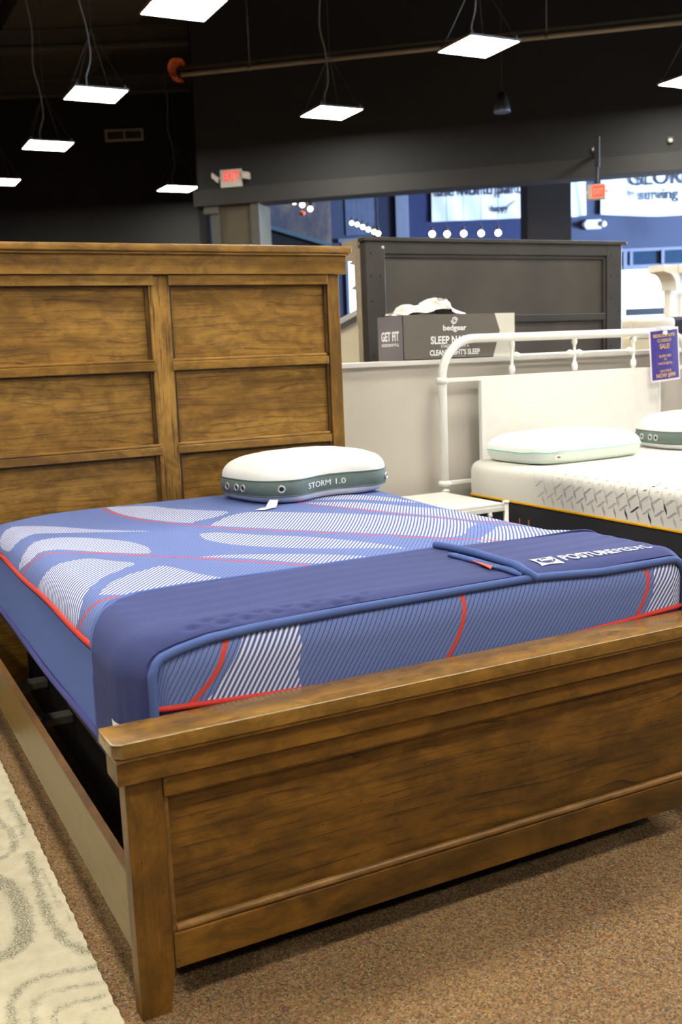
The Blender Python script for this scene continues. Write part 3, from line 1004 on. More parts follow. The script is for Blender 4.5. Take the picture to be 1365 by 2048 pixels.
h = N.math('SUBTRACT', 1.0, N.math('POWER', N.math('MULTIPLY', tri, 2.0), 8.0))
h = N.math('MULTIPLY', h, N.math('SUBTRACT', 1.0, isb))
h = N.math('ADD', h, N.math('MULTIPLY', redm, 0.8))
N.bump(N.math('ADD', h, N.math('MULTIPLY', weave, 0.08)), 0.6, 0.0022)
me.materials.append(N.m)
o = bpy.data.objects.new('quilted_body', me)
COL.objects.link(o)
o.parent = mt

def outline(inset, n=64):
    """rounded plan outline of the mattress, starting at the left rear"""
    pts = []
    x0, x1, y0, y1 = LO[0] + inset, HI[0] - inset, LO[1] + inset, HI[1] - inset
    r = RV
    for (cx, cy, a0) in ((x0 + r, y0 + r, PI), (x1 - r, y0 + r, 1.5 * PI), (x1 - r, y1 - r, 0), (x0 + r, y1 - r, 0.5 * PI)):
        for k in range(9):
            a = a0 + k / 8 * PI / 2
            pts.append((cx + r * math.cos(a), cy + r * math.sin(a)))
    out = []
    for i in range(len(pts)):
        p, q = np.array(pts[i]), np.array(pts[(i + 1) % len(pts)])
        m = max(1, int(np.linalg.norm(q - p) / 0.05))
        for k in range(m):
            out.append(tuple(p + (q - p) * k / m))
    out.append(out[0])
    return out
b = MB(True); b.tube([(x, y, float(pipe_z(x, y))) for x, y in outline(-0.001)], 0.0068, 8, False)
obj('red_piping', b, M_RED, mt, label='red piping around the mattress edge')
b = MB(True); b.tube([(x, y, 0.452 + 0.006 * math.sin(y * 5)) for x, y in outline(-0.002)], 0.0085, 8, False)
obj('lower_piping', b, M_PURP, mt)
b = MB(True); b.tube([(x, y, float(pipe_z(x, y)) - 0.012) for x, y in outline(-0.0005)], 0.0022, 6, False)
obj('edge_seam', b, M_HEMD, mt)

# ------------------------------------------------------------------ navy foot protector draped over the mattress end
def prof(u):
    """cross-section of the mattress top edge: point and outward normal for unrolled x"""
    xl, xr, zt = LO[0] + RT, HI[0] - RT, HI[2] - RT
    q = RT * PI / 2
    if u < xl:
        a = xl - u
        if a < q:
            t_ = a / RT
            return (xl - RT * math.sin(t_), zt + RT * math.cos(t_)), (-math.sin(t_), math.cos(t_))
        return (LO[0], zt - (a - q)), (-1.0, 0.0)
    if u > xr:
        a = u - xr
        if a < q:
            t_ = a / RT
            return (xr + RT * math.sin(t_), zt + RT * math.cos(t_)), (math.sin(t_), math.cos(t_))
        return (HI[0], zt - (a - q)), (1.0, 0.0)
    return (u, HI[2]), (0.0, 1.0)

def drape(u, v_, off):
    (x, z), (nx_, nz_) = prof(u)
    y0 = LO[1] + RT
    if v_ >= y0:
        return Vector((x + nx_ * off, v_, z + nz_ * off))
    bb = y0 - v_
    q = RT * PI / 2
    if bb < q:
        t_ = bb / RT
        ins = RT * (1 - math.cos(t_)) - off * math.cos(t_)
        return Vector((x - nx_ * ins, y0 - (RT + off) * math.sin(t_), z - nz_ * ins))
    ins = RT + bb - q
    return Vector((x - nx_ * ins, LO[1] - off, z - nz_ * ins))

def interp(x, pts):
    return float(np.interp(x, [p[0] for p in pts], [p[1] for p in pts]))
U0 = LO[0] + RT - RT * PI / 2 - 0.200
U1 = HI[0] - RT + RT * PI / 2 + 0.222
VB = [(U0, 0.33), (-0.05, 0.325), (0.009, 0.325), (0.066, 0.385), (0.121, 0.455), (0.18, 0.497), (0.30, 0.514), (0.6, 0.514), (0.9, 0.518), (1.03, 0.525), (1.032, 0.485), (1.15, 0.468), (1.3, 0.456), (1.46, 0.468), (1.55, 0.45), (U1, 0.40)]
VF = [(U0, 0.080), (0.05, 0.080), (0.10, 0.088), (0.15, 0.101), (0.22, 0.113), (0.32, 0.119), (0.55, 0.124), (1.05, 0.126), (1.25, 0.112), (1.5, 0.112), (1.60, 0.09), (U1, 0.08)]
prot = thing('mattress_protector', 'navy foot protector cloth with white lettering lying across the mattress end', 'protector', (0.8, 0.3, 0.44))
DENTS = [(0.20 + 0.032 * i + rnd.uniform(-.01, .01), 0.146 + 0.020 * (i % 2) + rnd.uniform(-.004, .004)) for i in range(14)]
def cover_off(u, v_):
    o_ = 0.0055 + 0.0050 * math.exp(-((v_ - 0.155) / 0.035) ** 2) * math.exp(-((u - 0.42) / 0.30) ** 2) + 0.0055 * min(1.0, max(0.0, (0.10 - u) / 0.10))
    if u > 1.03:
        o_ += 0.006 * min(1, (u - 1.03) / 0.004 * 0.5 + 0.5) if u < 1.2 else 0.006 * max(0, 1 - (u - 1.2) / 0.3)
    for (du, dv) in DENTS:
        e = ((u - du) / 0.016) ** 2 + ((v_ - dv) / 0.0065) ** 2
        if e < 9:
            o_ -= 0.0085 * math.exp(-e)
    if u < 0.03:
        o_ += 0.0012 * math.sin((v_) * 260) * min(1, (0.03 - u) / 0.1)
    o_ += 0.0008 * math.sin(v_ * 95 + 2 * math.sin(u * 7)) * (1 if u > 0.1 else 0)
    return o_
def cover_piece(ua, ub, n):
    us = np.linspace(ua, ub, n)
    rows = []
    for u in us:
        vb, vf = interp(u, VB), interp(u, VF)
        rows.append([drape(u, vb + (vf - vb) * k / 90, cover_off(u, vb + (vf - vb) * k / 90)) for k in range(91)])
    return rows
b = MB(True)
b.grid(cover_piece(U0, 1.0295, 360))
obj('cloth', b, M_COVER, prot)
b = MB(True)
b.grid(cover_piece(1.0305, U1, 170))
obj('cloth', b, M_COVER, prot)
b = MB(True)
b.tube([drape(u, interp(u, VF) - 0.002, 0.0085 + 0.004 * min(1.0, max(0.0, (0.10 - u) / 0.10))) for u in np.linspace(U0, U1, 220)], 0.0098, 10)
obj('front_hem', b, M_HEM, prot, label='paler blue twill hem')
b = MB(True)
b.tube([drape(u, interp(u, VF) + 0.0115, 0.0075) for u in np.linspace(U0, U1, 220)], 0.0016, 6)
obj('hem_seam', b, M_HEMD, prot)
b = MB(True)
b.tube([drape(u, interp(u, VB) + 0.004, 0.0045) for u in np.linspace(U0, 1.03, 160)], 0.0085, 8, True, 0, 0.4, (0, 0, 1))
obj('back_hem', b, M_HEM, prot)
b = MB(True)
b.tube([drape(u, interp(u, VB) + 0.001, 0.008) for u in np.linspace(1.035, U1, 120)], 0.0035, 8)
obj('back_hem', b, M_COVER, prot)
fl = spline([(1.0275, 0.524), (1.034, 0.45), (1.034, 0.341), (1.026, 0.219), (1.028, 0.150), (1.042, 0.128), (1.055, 0.118)], 10)
b = MB(True)
b.tube([drape(p[0], p[1], 0.013 + 0.006 * math.sin(PI * i / (len(fl) - 1))) for i, p in enumerate(fl)], 0.0105, 10)
obj('flap_hem', b, M_HEM, prot)
fl2 = spline([(0.990, 0.395), (0.991, 0.36), (0.993, 0.286), (0.992, 0.2), (1.002, 0.155), (1.021, 0.134)], 10)
b = MB(True)
b.tube([drape(p[0], p[1], 0.011) for p in fl2], 0.0075, 10, True, 0, 0.8)
b.tube([drape(p[0] + 0.012, p[1], 0.010) for p in fl2], 0.0075, 10, True, 0, 0.7)
obj('pocket_hem', b, M_HEM, prot)
b = MB()
tagp = [(0.9875, 0.292), (0.990, 0.205), (0.964, 0.176), (0.972, 0.205)]
b.prism(tagp, lambda u, v_: drape(u, v_, 0.0125), lambda u, v_: drape(u, v_, 0.0145))
tg = obj('brand_tag', b, M_TAGRED, prot, label='red woven tag with tiny white lettering')
b = MB()
b.text('POSTUREPEDIC', 0.011, lambda x, y: drape(0.973 + y * 1.0 + (0.012 - x * -0.02), 0.216 - x, 0.0152), 0.0, 'CENTER', 0.8)
obj('lettering', b, M_LETTER, tg)

# lozenge logo and word mark
def on_cover(u0, v0, rot, off, sc=1.0):
    ca, sa = math.cos(rot), math.sin(rot)
    return lambda x, y: drape(u0 + sc * (x * ca - y * sa), v0 + sc * (x * sa + y * ca), cover_off(u0 + x, v0 + y) + off)
def lozenge(fn, w, hgt):
    pts = []
    crn = [(-w, hgt), (w, hgt), (w, -hgt), (-w, -hgt)]
    for i in range(4):
        (xa, ya), (xb, yb) = crn[i], crn[(i + 1) % 4]
        for k in range(8):
            t_ = k / 8
            s_ = 4 * t_ * (1 - t_)
            x, y = xa + (xb - xa) * t_, ya + (yb - ya) * t_
            if i % 2 == 0:
                y *= 1 - 0.16 * s_
            else:
                x *= 1 - 0.10 * s_
            pts.append(fn(x, y))
    return pts
def logo(fn, fn2, fn3, parent):
    b = MB(); b.poly(lozenge(fn, 0.034, 0.027)[::-1])
    lg = obj('lozenge_logo', b, M_LETTER, parent)
    b = MB(); b.poly([fn2(0.0255 * math.cos(a), 0.0165 * math.sin(a)) for a in np.linspace(0, 2 * PI, 28, endpoint=False)])
    obj('oval', b, M_COVER, lg)
    b = MB(); b.text('Sealy', 0.023, lambda x, y: fn3(x + y * 0.25, y - 0.006), 0.0006, 'CENTER', 0.82)
    obj('lettering', b, M_LETTER, lg)
logo(on_cover(1.130, 0.176, -0.04, 0.0026), on_cover(1.130, 0.176, -0.04, 0.0034), on_cover(1.130, 0.176, -0.04, 0.0042), prot)
b = MB()
b.text('POSTURE', 0.0515, on_cover(1.176, 0.158, 0.0, 0.0030), 0.0009, 'LEFT', 0.80)
obj('lettering', b, M_LETTER, prot)
b = MB()
b.text('PEDIC', 0.0515, on_cover(1.178 + 0.1745, 0.158, 0.0, 0.0030), -0.0006, 'LEFT', 0.84)
obj('lettering', b, M_LETTER, prot)
# the same mark hanging on the left side, mostly behind the footboard
def side_fn(off):
    return lambda x, y: drape(-0.120 + 0.95 * (y), 0.140 - x * 0.95, 0.0135 + off)
logo(lambda x, y: side_fn(0.0012)(x, y), lambda x, y: side_fn(0.0019)(x, y), lambda x, y: side_fn(0.0026)(x, y), prot)

# ------------------------------------------------------------------ contour pillow with grey gusset
def make_storm(name, label, cat, loc, rotz, group):
    root = thing(name, label, cat, loc, group, rotz)
    A_, B_ = 0.318, 0.232
    def plan(phi, r=1.0):
        c_, s_ = math.cos(phi), math.sin(phi)
        n_ = 2.0 / 3.3
        x = A_ * math.copysign(abs(c_) ** n_, c_)
        y = B_ * math.copysign(abs(s_) ** n_, s_)
        if y < 0:
            y += 0.058 * math.exp(-(x / 0.13) ** 2) * (-y / B_)
            y -= 0.012 * math.exp(-((abs(x) - 0.21) / 0.08) ** 2) * (-y / B_)
        return x * r, y * r
    NP = 96
    phis = [2 * PI * k / NP for k in range(NP)]
    zg0, zg1, ztop = 0.030, 0.088, 0.176
    # bottom
    rings = [(0.0, 0.006), (0.5, 0.0), (0.80, 0.0), (0.90, 0.006), (0.965, 0.020), (0.985, zg0)]
    def puff(x, y): return 0.0022 * math.sin(x * 46 + 2 * math.sin(y * 30)) * math.cos(y * 52 + math.sin(x * 24))
    b = MB(True)
    b.grid([[Vector((*plan(p_, max(r, 0.02)), z)) for p_ in phis] for r, z in rings], closed=True)
    obj('bottom_panel', b, M_PILB, root, local=True, label='pale lavender underside')
    b = MB(True)
    rows = []
    for k in range(7):
        t_ = k / 6
        rr = 0.985 + 0.025 * math.sin(PI * t_)
        rows.append([Vector((*plan(p_, rr), zg0 + (zg1 - zg0) * t_)) for p_ in phis])
    b.grid(rows, closed=True)
    gs = obj('gusset', b, M_GUSSET, root, local=True, label='grey green mesh band')
    b = MB(True)
    rows = []
    for k in range(15):
        t_ = k / 14
        rr = math.cos(t_ * PI / 2) ** 0.62 * 0.985 if k < 14 else 0.01
        z = zg1 + (ztop - zg1) * math.sin(t_ * PI / 2) ** 0.85
        row = []
        for p_ in phis:
            x, y = plan(p_, max(rr, 0.01))
            row.append(Vector((x, y, z + puff(x, y) * math.sin(PI * min(1, t_ + 0.1)) + 0.010 * (x / A_) * 0)))
        rows.append(row)
    b.grid(rows, closed=True)
    obj('top_panel', b, M_PILW, root, local=True)
    b = MB(True)
    for zz in (zg0, zg1):
        b.tube([Vector((*plan(p_, 0.988), zz)) for p_ in phis + [phis[0]]], 0.0026, 6, False)
    obj('seam_cord', b, M_GUSSET, root, local=True)
    def on_gus(phi, z, out=0.0):
        x, y = plan(phi, 1.008)
        x2, y2 = plan(phi + 0.02, 1.008)
        x1, y1 = plan(phi - 0.02, 1.008)
        tx, ty = x2 - x1, y2 - y1
        l = math.hypot(tx, ty)
        return Vector((x + ty / l * out, y - tx / l * out, z)), Vector((tx / l, ty / l, 0)), Vector((ty / l, -tx / l, 0))
    zc = (zg0 + zg1) / 2
    for phi in (PI - 0.09, PI + 0.01, PI + 0.10, 1.5 * PI - 0.70, 1.5 * PI + 0.74):
        p_, tdir, ndir = on_gus(phi, zc, 0.001)
        b = MB(True)
        ring_ = [p_ + tdir * (0.0118 * math.cos(a)) + Vector((0, 0, 0.0118 * math.sin(a))) + ndir * 0.001 for a in np.linspace(0, 2 * PI, 25)]
        b.tube(ring_, 0.0034, 6, False)
        g_ = obj('grommet', b, M_METAL, root, local=True)
        b = MB()
        b.poly([p_ + tdir * (0.010 * math.cos(a)) + Vector((0, 0, 0.010 * math.sin(a))) + ndir * 0.0006 for a in np.linspace(0, 2 * PI, 20, endpoint=False)])
        obj('vent_hole', b, M_BLACK, g_, local=True)
    # lettering along the front of the band
    L_ = [(p_, plan(p_, 1.008)) for p_ in np.linspace(PI, 2 * PI, 400)]
    acc = [0.0]
    for (pa, A1), (pb, B1) in zip(L_[:-1], L_[1:]):
        acc.append(acc[-1] + math.hypot(B1[0] - A1[0], B1[1] - A1[1]))
    mid = float(np.interp(1.5 * PI, [q[0] for q in L_], acc)) - 0.037
    LX, LY = [q[1][0] for q in L_], [q[1][1] for q in L_]
    def fn(x, y):
        e = 0.006
        p0 = np.array([np.interp(mid + x - e, acc, LX), np.interp(mid + x - e, acc, LY)])
        p1 = np.array([np.interp(mid + x + e, acc, LX), np.interp(mid + x + e, acc, LY)])
        d_ = (p1 - p0) / np.linalg.norm(p1 - p0)
        c_ = np.array([np.interp(mid + x, acc, LX), np.interp(mid + x, acc, LY)])
        return Vector((c_[0] + d_[1] * 0.0035, c_[1] - d_[0] * 0.0035, zc - 0.010 + y))
    b = MB(); b.text('STORM 1.0', 0.0305, fn, 0.0, 'CENTER', 1.42)
    obj('lettering', b, M_LETTER, root, local=True)
    return root, plan
pil, plan_ = make_storm('contour_pillow', 'white contour pillow with grey gusset reading STORM 1.0 on the blue mattress', 'pillow', (1.245, 1.825, 0.7255), 0.17, 'contour pillows')
# its care tag hangs out at the front left
b = MB()
P0 = [(-0.262, -0.205, 0.022), (-0.284, -0.232, 0.012), (-0.304, -0.252, 0.004), (-0.335, -0.264, 0.006), (-0.362, -0.268, 0.0035)]
P1 = [(-0.288, -0.188, 0.024), (-0.312, -0.208, 0.014), (-0.330, -0.226, 0.005), (-0.356, -0.236, 0.007), (-0.384, -0.238, 0.004)]
b.grid([[Vector(p) for p in P0], [Vector(p) for p in P1]])
obj('care_tag', b, M_TAGW, pil, local=True, label='white fabric care tag')

# ------------------------------------------------------------------ white metal bed with mattress on the right
wb = thing('metal_bed', 'white metal bed with curved tubular headboard against the taupe half wall', 'bed', (2.98, 1.2, 0))
HY = 2.262
XL, XR = 2.188, 3.772
pts = [(XL, HY, 0.0), (XL, HY, 1.12)]
for k in range(11):
    a = PI - k / 10 * PI / 2
    pts.append((XL + 0.18 + 0.18 * math.cos(a), HY, 1.135 + 0.18 * math.sin(a)))
for k in range(11):
    a = PI / 2 - k / 10 * PI / 2
    pts.append((XR - 0.18 + 0.18 * math.cos(a), HY, 1.135 + 0.18 * math.sin(a)))
pts += [(XR, HY, 1.12), (XR, HY, 0.0)]
b = MB(True); b.tube(pts, 0.0205, 18)
hd = obj('headboard_tube', b, M_WHITE, wb)
for x in (XL, XR):
    for z in (1.122, 0.632):
        b = MB(True); b.lathe([(0.021, -0.016), (0.029, -0.011), (0.031, 0.0), (0.029, 0.011), (0.021, 0.016)], (x, HY, z), 18)
        obj('collar', b, M_WHITE, hd)
b = MB(); b.box(XL, XR, HY - 0.008, HY + 0.008, 1.113, 1.133, 0.003)
obj('cross_bar', b, M_WHITE, wb)
b = MB(); b.box(XL, XR, HY - 0.008, HY + 0.008, 0.622, 0.644, 0.003)
obj('cross_bar', b, M_WHITE, wb)
b = MB(); b.box(2.405, 3.556, HY - 0.010, HY + 0.010, 0.64, 1.114, 0.002)
pn = obj('backing_panel', b, M_PANELW, wb, label='flat white panel')
for x in (2.409, 3.552):
    b = MB(); b.box(x - 0.009, x + 0.009, HY - 0.015, HY + 0.012, 0.64, 1.116, 0.003)
    obj('panel_frame', b, M_WHITE, pn)
for x in (2.594, 2.985, 3.378):
    b = MB(True)
    b.lathe([(0.006, 1.130), (0.013, 1.140), (0.0165, 1.158), (0.012, 1.176), (0.007, 1.184), (0.0075, 1.21), (0.009, 1.226), (0.0075, 1.242), (0.007, 1.262), (0.012, 1.270), (0.0155, 1.282), (0.011, 1.298), (0.006, 1.306)], (x, HY, 0), 12)
    obj('spindle', b, M_WHITE, wb)
for xa, xb in ((2.594, 2.985), (2.985, 3.378)):
    b = MB(True)
    b.lathe([(0.006, xa + 0.008), (0.014, xa + 0.018), (0.017, xa + 0.030), (0.010, xa + 0.046), (0.0068, xa + 0.054), (0.0068, xb - 0.054), (0.010, xb - 0.046), (0.017, xb - 0.030), (0.014, xb - 0.018), (0.006, xb - 0.008)], (0, HY, 1.226), 12, 'x')
    obj('tie_rod', b, M_WHITE, wb)
for x in (XL + 0.03, XR - 0.03):
    b = MB(); b.box(x - 0.012, x + 0.012, 0.16, HY - 0.03, 0.20, 0.25, 0.004)
    obj('side_rail', b, M_WHITE, wb)
b = MB(True); b.tube([(XL, 0.12, 0), (XL, 0.12, 0.42), (XL + 0.10, 0.12, 0.52), (XR - 0.10, 0.12, 0.52), (XR, 0.12, 0.42), (XR, 0.12, 0)], 0.0205, 14)
obj('footboard_tube', b, M_WHITE, wb)

t2 = thing('mattress', 'white knit mattress with dark chevron marks and yellow piping on the white metal bed', 'mattress', (2.98, 1.2, 0.25))
LO2, HI2 = np.array([2.255, 0.17, 0.25]), np.array([3.715, 2.185, 0.748])
save = (LO, HI, RV, RT, CC, HH)
LO, HI, RV, RT = LO2, HI2, 0.07, 0.05
CC = (LO + HI) / 2; HH = (HI - LO) / 2
V, Fc = mattress_points(LO, HI, (0.03, 0.03, 0.02))
# keep one ring of vertices on the piping line
V[:, 2] = np.where(np.abs(V[:, 2] - 0.588) < 0.011, 0.588, V[:, 2])
P = rounded(V)
bm = bmesh.new()
vs2 = [bm.verts.new(p) for p in P]
for f_ in Fc:
    try:
        fc = bm.faces.new([vs2[i] for i in f_])
    except ValueError:
        continue
    fc.smooth = True
    fc.material_index = 1 if fc.calc_center_median().z < 0.587 else 0
# woven chevron marks: slim parallelograms lying in the knit of side and top
def side_pt(y, s_):
    """s_: distance down from the flat top over the left edge; negative runs onto the top"""
    q = RT * PI / 2
    e = 0.0012
    if s_ < 0:
        return Vector((LO[0] + RT - s_, y, HI[2] + e))
    if s_ < q:
        t_ = s_ / RT
        return Vector((LO[0] + RT - (RT + e) * math.sin(t_), y, HI[2] - RT + (RT + e) * math.cos(t_)))
    return Vector((LO[0] - e, y, HI[2] - RT - (s_ - q)))
mk = random.Random(3)
def chevron(y, s0, shape, k, mi):
    quad = [(y - k * a, s0 + k * c_) for a, c_ in shape]
    if max(q_[1] for q_ in quad) > 0.184: return
    fc = bm.faces.new([bm.verts.new(side_pt(*q_)) for q_ in quad])
    fc.material_index = mi
LEAF = [(-0.008, -0.024), (0.0075, 0.003), (0.008, 0.024), (-0.0075, -0.003)]
SLASH = [(-0.027, 0.014), (-0.013, 0.013), (0.027, -0.014), (0.013, -0.013)]
for row in range(4):
    s0 = 0.026 + 0.044 * row
    for col in range(26):
        y = 0.22 + col * 0.062 + (row % 2) * 0.016
        if y > 1.72 - 0.05 * row + 0.06 * mk.random(): continue
        hot = math.exp(-((y - 1.02) / 0.11) ** 2)
        for shp, dy, ds in ((LEAF, 0, 0), (SLASH, 0.031, 0.020)):
            r_ = mk.random()
            if y > 1.5 and r_ < 0.3: continue
            mi = 4 if r_ < 0.42 * hot else (3 if r_ > 0.6 and y < 1.5 else 2)
            chevron(y + dy, s0 + ds, shp, 1.0, mi)
for row in range(9):
    s0 = -0.03 - 0.045 * row
    for col in range(22):
        y = 0.22 + col * 0.062 + (row % 2) * 0.031
        if y > 1.30 - 0.02 * row or mk.random() < 0.12 + 0.05 * row: continue
        mi = 4 if mk.random() < 0.35 * math.exp(-((y - 0.95) / 0.25) ** 2) else 2
        chevron(y, s0, LEAF, 0.5, mi)
bm.normal_update()
obm = obj('knit_body', bm, [fabric('white knit', (226, 224, 214), 220, 0.02, 0.3), M_DARKF,
                             plain('grey woven mark', (192, 189, 183), 0.9), plain('mid grey woven mark', (176, 173, 168), 0.9),
                             plain('slate woven mark', (62, 76, 84), 0.9)], t2)
for p_ in obm.data.polygons: p_.use_smooth = p_.material_index < 2
b = MB(True); b.tube([(x, y, 0.588) for x, y in outline(-0.001)], 0.0052, 8, False)
obj('yellow_piping', b, fabric('yellow piping', (238, 178, 22), 400, 0.05), t2, label='yellow piping')
for y in (1.765, 1.70):
    b = MB(); b.box(2.2515, 2.2545, y - 0.0030, y + 0.0030, 0.488, 0.520)
    obj('handle_stitch', b, plain('orange stitching', (190, 112, 66), 0.8), t2)
LO, HI, RV, RT, CC, HH = save
t = thing('bed_base', 'dark box base beneath the white knit mattress', 'bed base', (2.98, 1.2, 0))
b = MB(); b.box(2.31, 3.66, 0.25, 2.14, 0.06, 0.25, 0.01)
obj('deck', b, M_DARKF, t)
for x in (2.4, 3.56):
    for y in (0.4, 2.0):
        b = MB(); b.box(x - 0.03, x + 0.03, y - 0.03, y + 0.03, 0, 0.06)
        obj('leg', b, M_BLACK, t)

# plush pillow with mint seam
t = thing('plush_pillow', 'smooth white plush pillow with mint seam on the white knit mattress', 'pillow', (2.625, 1.915, 0.7485), None, 0.05)
def pp(phi, r):
    n_ = 2 / 4.6
    c_, s_ = math.cos(phi), math.sin(phi)
    return 0.340 * r * math.copysign(abs(c_) ** n_, c_), 0.225 * r * math.copysign(abs(s_) ** n_, s_)
phis = [2 * PI * k / 80 for k in range(80)]
b = MB(True)
b.grid([[Vector((*pp(p_, r), z)) for p_ in phis] for r, z in ((0.02, 0.0), (0.6, 0.0), (0.84, 0.0), (0.93, 0.008), (0.985, 0.028), (1.0, 0.058))], closed=True)
obj('lower_cover', b, M_MINT, t, local=True)
b = MB(True)
rows = []
for k in range(13):
    a = k / 12 * PI / 2
    rows.append([Vector((*pp(p_, max(0.01, math.cos(a) ** 0.6)), 0.058 + 0.075 * math.sin(a) ** 0.8)) for p_ in phis])
b.grid(rows, closed=True)
obj('upper_cover', b, fabric('white plush', (238, 240, 234), 300, 0.02, 0.2), t, local=True)
b = MB(True); b.tube([Vector((*pp(p_, 1.003), 0.058 + 0.002 * math.sin(p_ * 9))) for p_ in phis + [phis[0]]], 0.003, 6, False)
obj('seam_cord', b, M_MINTS, t, local=True)
b = MB(); b.box(-0.255, -0.215, -0.2265, -0.2235, 0.026, 0.046); lab_ = obj('sewn_label', b, M_TAGW, t, local=True)
b = MB(); b.box(-0.244, -0.226, -0.2272, -0.2266, 0.032, 0.040); obj('printed_mark', b, plain('grey print', (110, 112, 114)), lab_, local=True)
copy = copy_thing(pil, (3.455, 1.85, 0.7485), -0.16, 'white contour pillow with three grommets at its end, on the white knit mattress', 'contour pillows')
for ch in list(copy.children):
    if ch.name.startswith('care_tag') or ch.name.startswith('lettering'):
        bpy.data.objects.remove(ch)
b = MB(); b.box(-0.20, -0.165, -0.216, -0.204, 0.010, 0.030, 0.003)
obj('zip_pull', b, M_BLACK, copy, local=True)

# ------------------------------------------------------------------ white metal night table
t = thing('side_table', 'white metal table between the blue mattress and the white bed', 'table', (1.95, 1.98, 0))
TX0, TX1, TY0, TY1, TZ = 1.70, 2.150, 1.735, 2.215, 0.602
b = MB(); b.box(TX0, TX1, TY0, TY1, TZ - 0.014, TZ, 0.002)
obj('table_top', b, M_WHITE, t)
for x in (TX0 + 0.01, TX1 + 0.012):
    for y in (TY0 + 0.005, TY1 - 0.005):
        b = MB(True); b.tube([(x, y, 0), (x, y, TZ + 0.004)], 0.0115, 14)
        b.lathe([(0.012, TZ - 0.002), (0.0165, TZ + 0.001), (0.0165, TZ + 0.006), (0.010, TZ + 0.010)], (x, y, 0), 14)
        obj('leg', b, M_WHITE, t)
b = MB(); b.box(TX0, TX1, TY0 - 0.004, TY0 + 0.008, TZ - 0.034, TZ - 0.014, 0.002); b.box(TX1 - 0.006, TX1 + 0.006, TY0, TY1, TZ - 0.034, TZ - 0.014, 0.002)
obj('apron', b, M_WHITE, t)
b = MB(True); b.lathe([(0.005, TZ - 0.13), (0.009, TZ - 0.12), (0.006, TZ - 0.10), (0.006, TZ - 0.06), (0.012, TZ - 0.05), (0.008, TZ - 0.034)], (TX1 - 0.075, TY0 + 0.002, 0), 12)
obj('drop_finial', b, M_WHITE, t)
b = MB(); b.box(TX0 + 0.01, TX1 + 0.01, TY0 + 0.01, TY1 - 0.01, 0.15, 0.165, 0.002)
obj('lower_shelf', b, M_WHITE, t)

# ------------------------------------------------------------------ sale sign on the white headboard
def sg(x, z, e=0.0):
    """sign face: slightly tilted sheet hanging in front of the top tube"""
    u = (x - 3.437) / 0.206
    zz = 1.330 - z
    return Vector((x + 0.016 * zz / 0.27, 2.212 - 0.006 * math.sin(PI * u) - 0.012 * zz - e, z + 0.012 * u))
t = thing('sale_sign', 'purple sale sign with gold lettering clipped to the white headboard', 'sign', (3.54, 2.21, 1.05))
SX0, SX1 = 3.436, 3.642
def sheet(x0, x1, z0, z1, e):
    return [[sg(x0 + (x1 - x0) * i / 8, z0 + (z1 - z0) * j / 4, e) for i in range(9)] for j in range(5)]
b = MB(True); b.grid(sheet(SX0, SX1, 1.052, 1.328, 0.0)); b.grid(sheet(SX0, SX1, 1.052, 1.328, -0.0015))
obj('white_card', b, plain('white card', (232, 224, 226), 0.5, vary=0.01), t)
b = MB(True); b.grid(sheet(SX0 + 0.008, SX1 - 0.008, 1.062, 1.316, 0.0008))
obj('purple_face', b, plain('purple print', (68, 58, 140), 0.4, vary=0.03), t)
M_GOLD = plain('gold print', (214, 176, 106), 0.4)
b = MB()
SXM = (SX0 + SX1) / 2
for txt, z, s_, bo in (('BEDROOM SUITE', 1.283, 0.0225, 0.0006), ('CLOSEOUT', 1.257, 0.022, 0.0004), ('SALE!', 1.223, 0.034, 0.0008), ('QUEEN BED', 1.178, 0.018, 0.0003), ('IN', 1.160, 0.018, 0.0003), ('WHITE METAL', 1.139, 0.018, 0.0003), ('SALE PRICE', 1.100, 0.018, 0.0003)):
    b.text(txt, s_, lambda x, y, z=z: sg(SXM - 0.004 + x, z + y, 0.0022), bo, 'CENTER', 0.88)
b.text('NOW $999', 0.030, lambda x, y: sg(SXM - 0.002 + x, 1.072 + y, 0.0022), 0.0008, 'CENTER', 0.92)
obj('lettering', b, M_GOLD, t)
b = MB()
for (xa, xb, za, zb) in ((3.478, 3.598, 1.206, 1.208), (3.478, 3.598, 1.124, 1.126), (3.478, 3.480, 1.124, 1.208), (3.596, 3.598, 1.124, 1.208)):
    b.poly([sg(xa, za, 0.0018), sg(xb, za, 0.0018), sg(xb, zb, 0.0018), sg(xa, zb, 0.0018)])
obj('printed_frame', b, plain('dull gold print', (120, 88, 110), 0.4), t)
b = MB(); b.box(3.505, 3.575, 2.196, 2.236, 1.322, 1.342, 0.004); b.box(3.525, 3.555, 2.200, 2.206, 1.300, 1.326, 0.002)
obj('clip', b, plain('clear plastic', (226, 226, 232), 0.2), t)

# ------------------------------------------------------------------ printed box of sheets on the half wall cap
t = thing('cardboard_box', 'grey printed box of disposable sheets on the white cap of the half wall', 'box', (2.34, 2.45, 1.2225))
BX0, BX1, BY0, BY1, BZ0, BZ1 = 2.022, 2.668, 2.335, 2.568, 1.2228, 1.434
M_BOXG = plain('taupe grey print', (98, 92, 84), 0.6, vary=0.03)
b = MB()
b.box(BX0, BX1, BY0, BY0 + 0.004, BZ0, BZ1); b.box(BX0, BX1, BY1 - 0.004, BY1, BZ0, BZ1)
b.box(BX1 - 0.004, BX1, BY0, BY1, BZ0, BZ1); b.box(BX0, BX1, BY0, BY1, BZ0, BZ0 + 0.004)
bx = obj('carton', b, M_BOXG, t)
b = MB(); b.box(BX0 - 0.001, BX0 + 0.004, BY0, BY1, BZ0, BZ1)
obj('end_panel', b, plain('violet grey print', (112, 106, 108), 0.6, vary=0.03), bx)
b = MB()
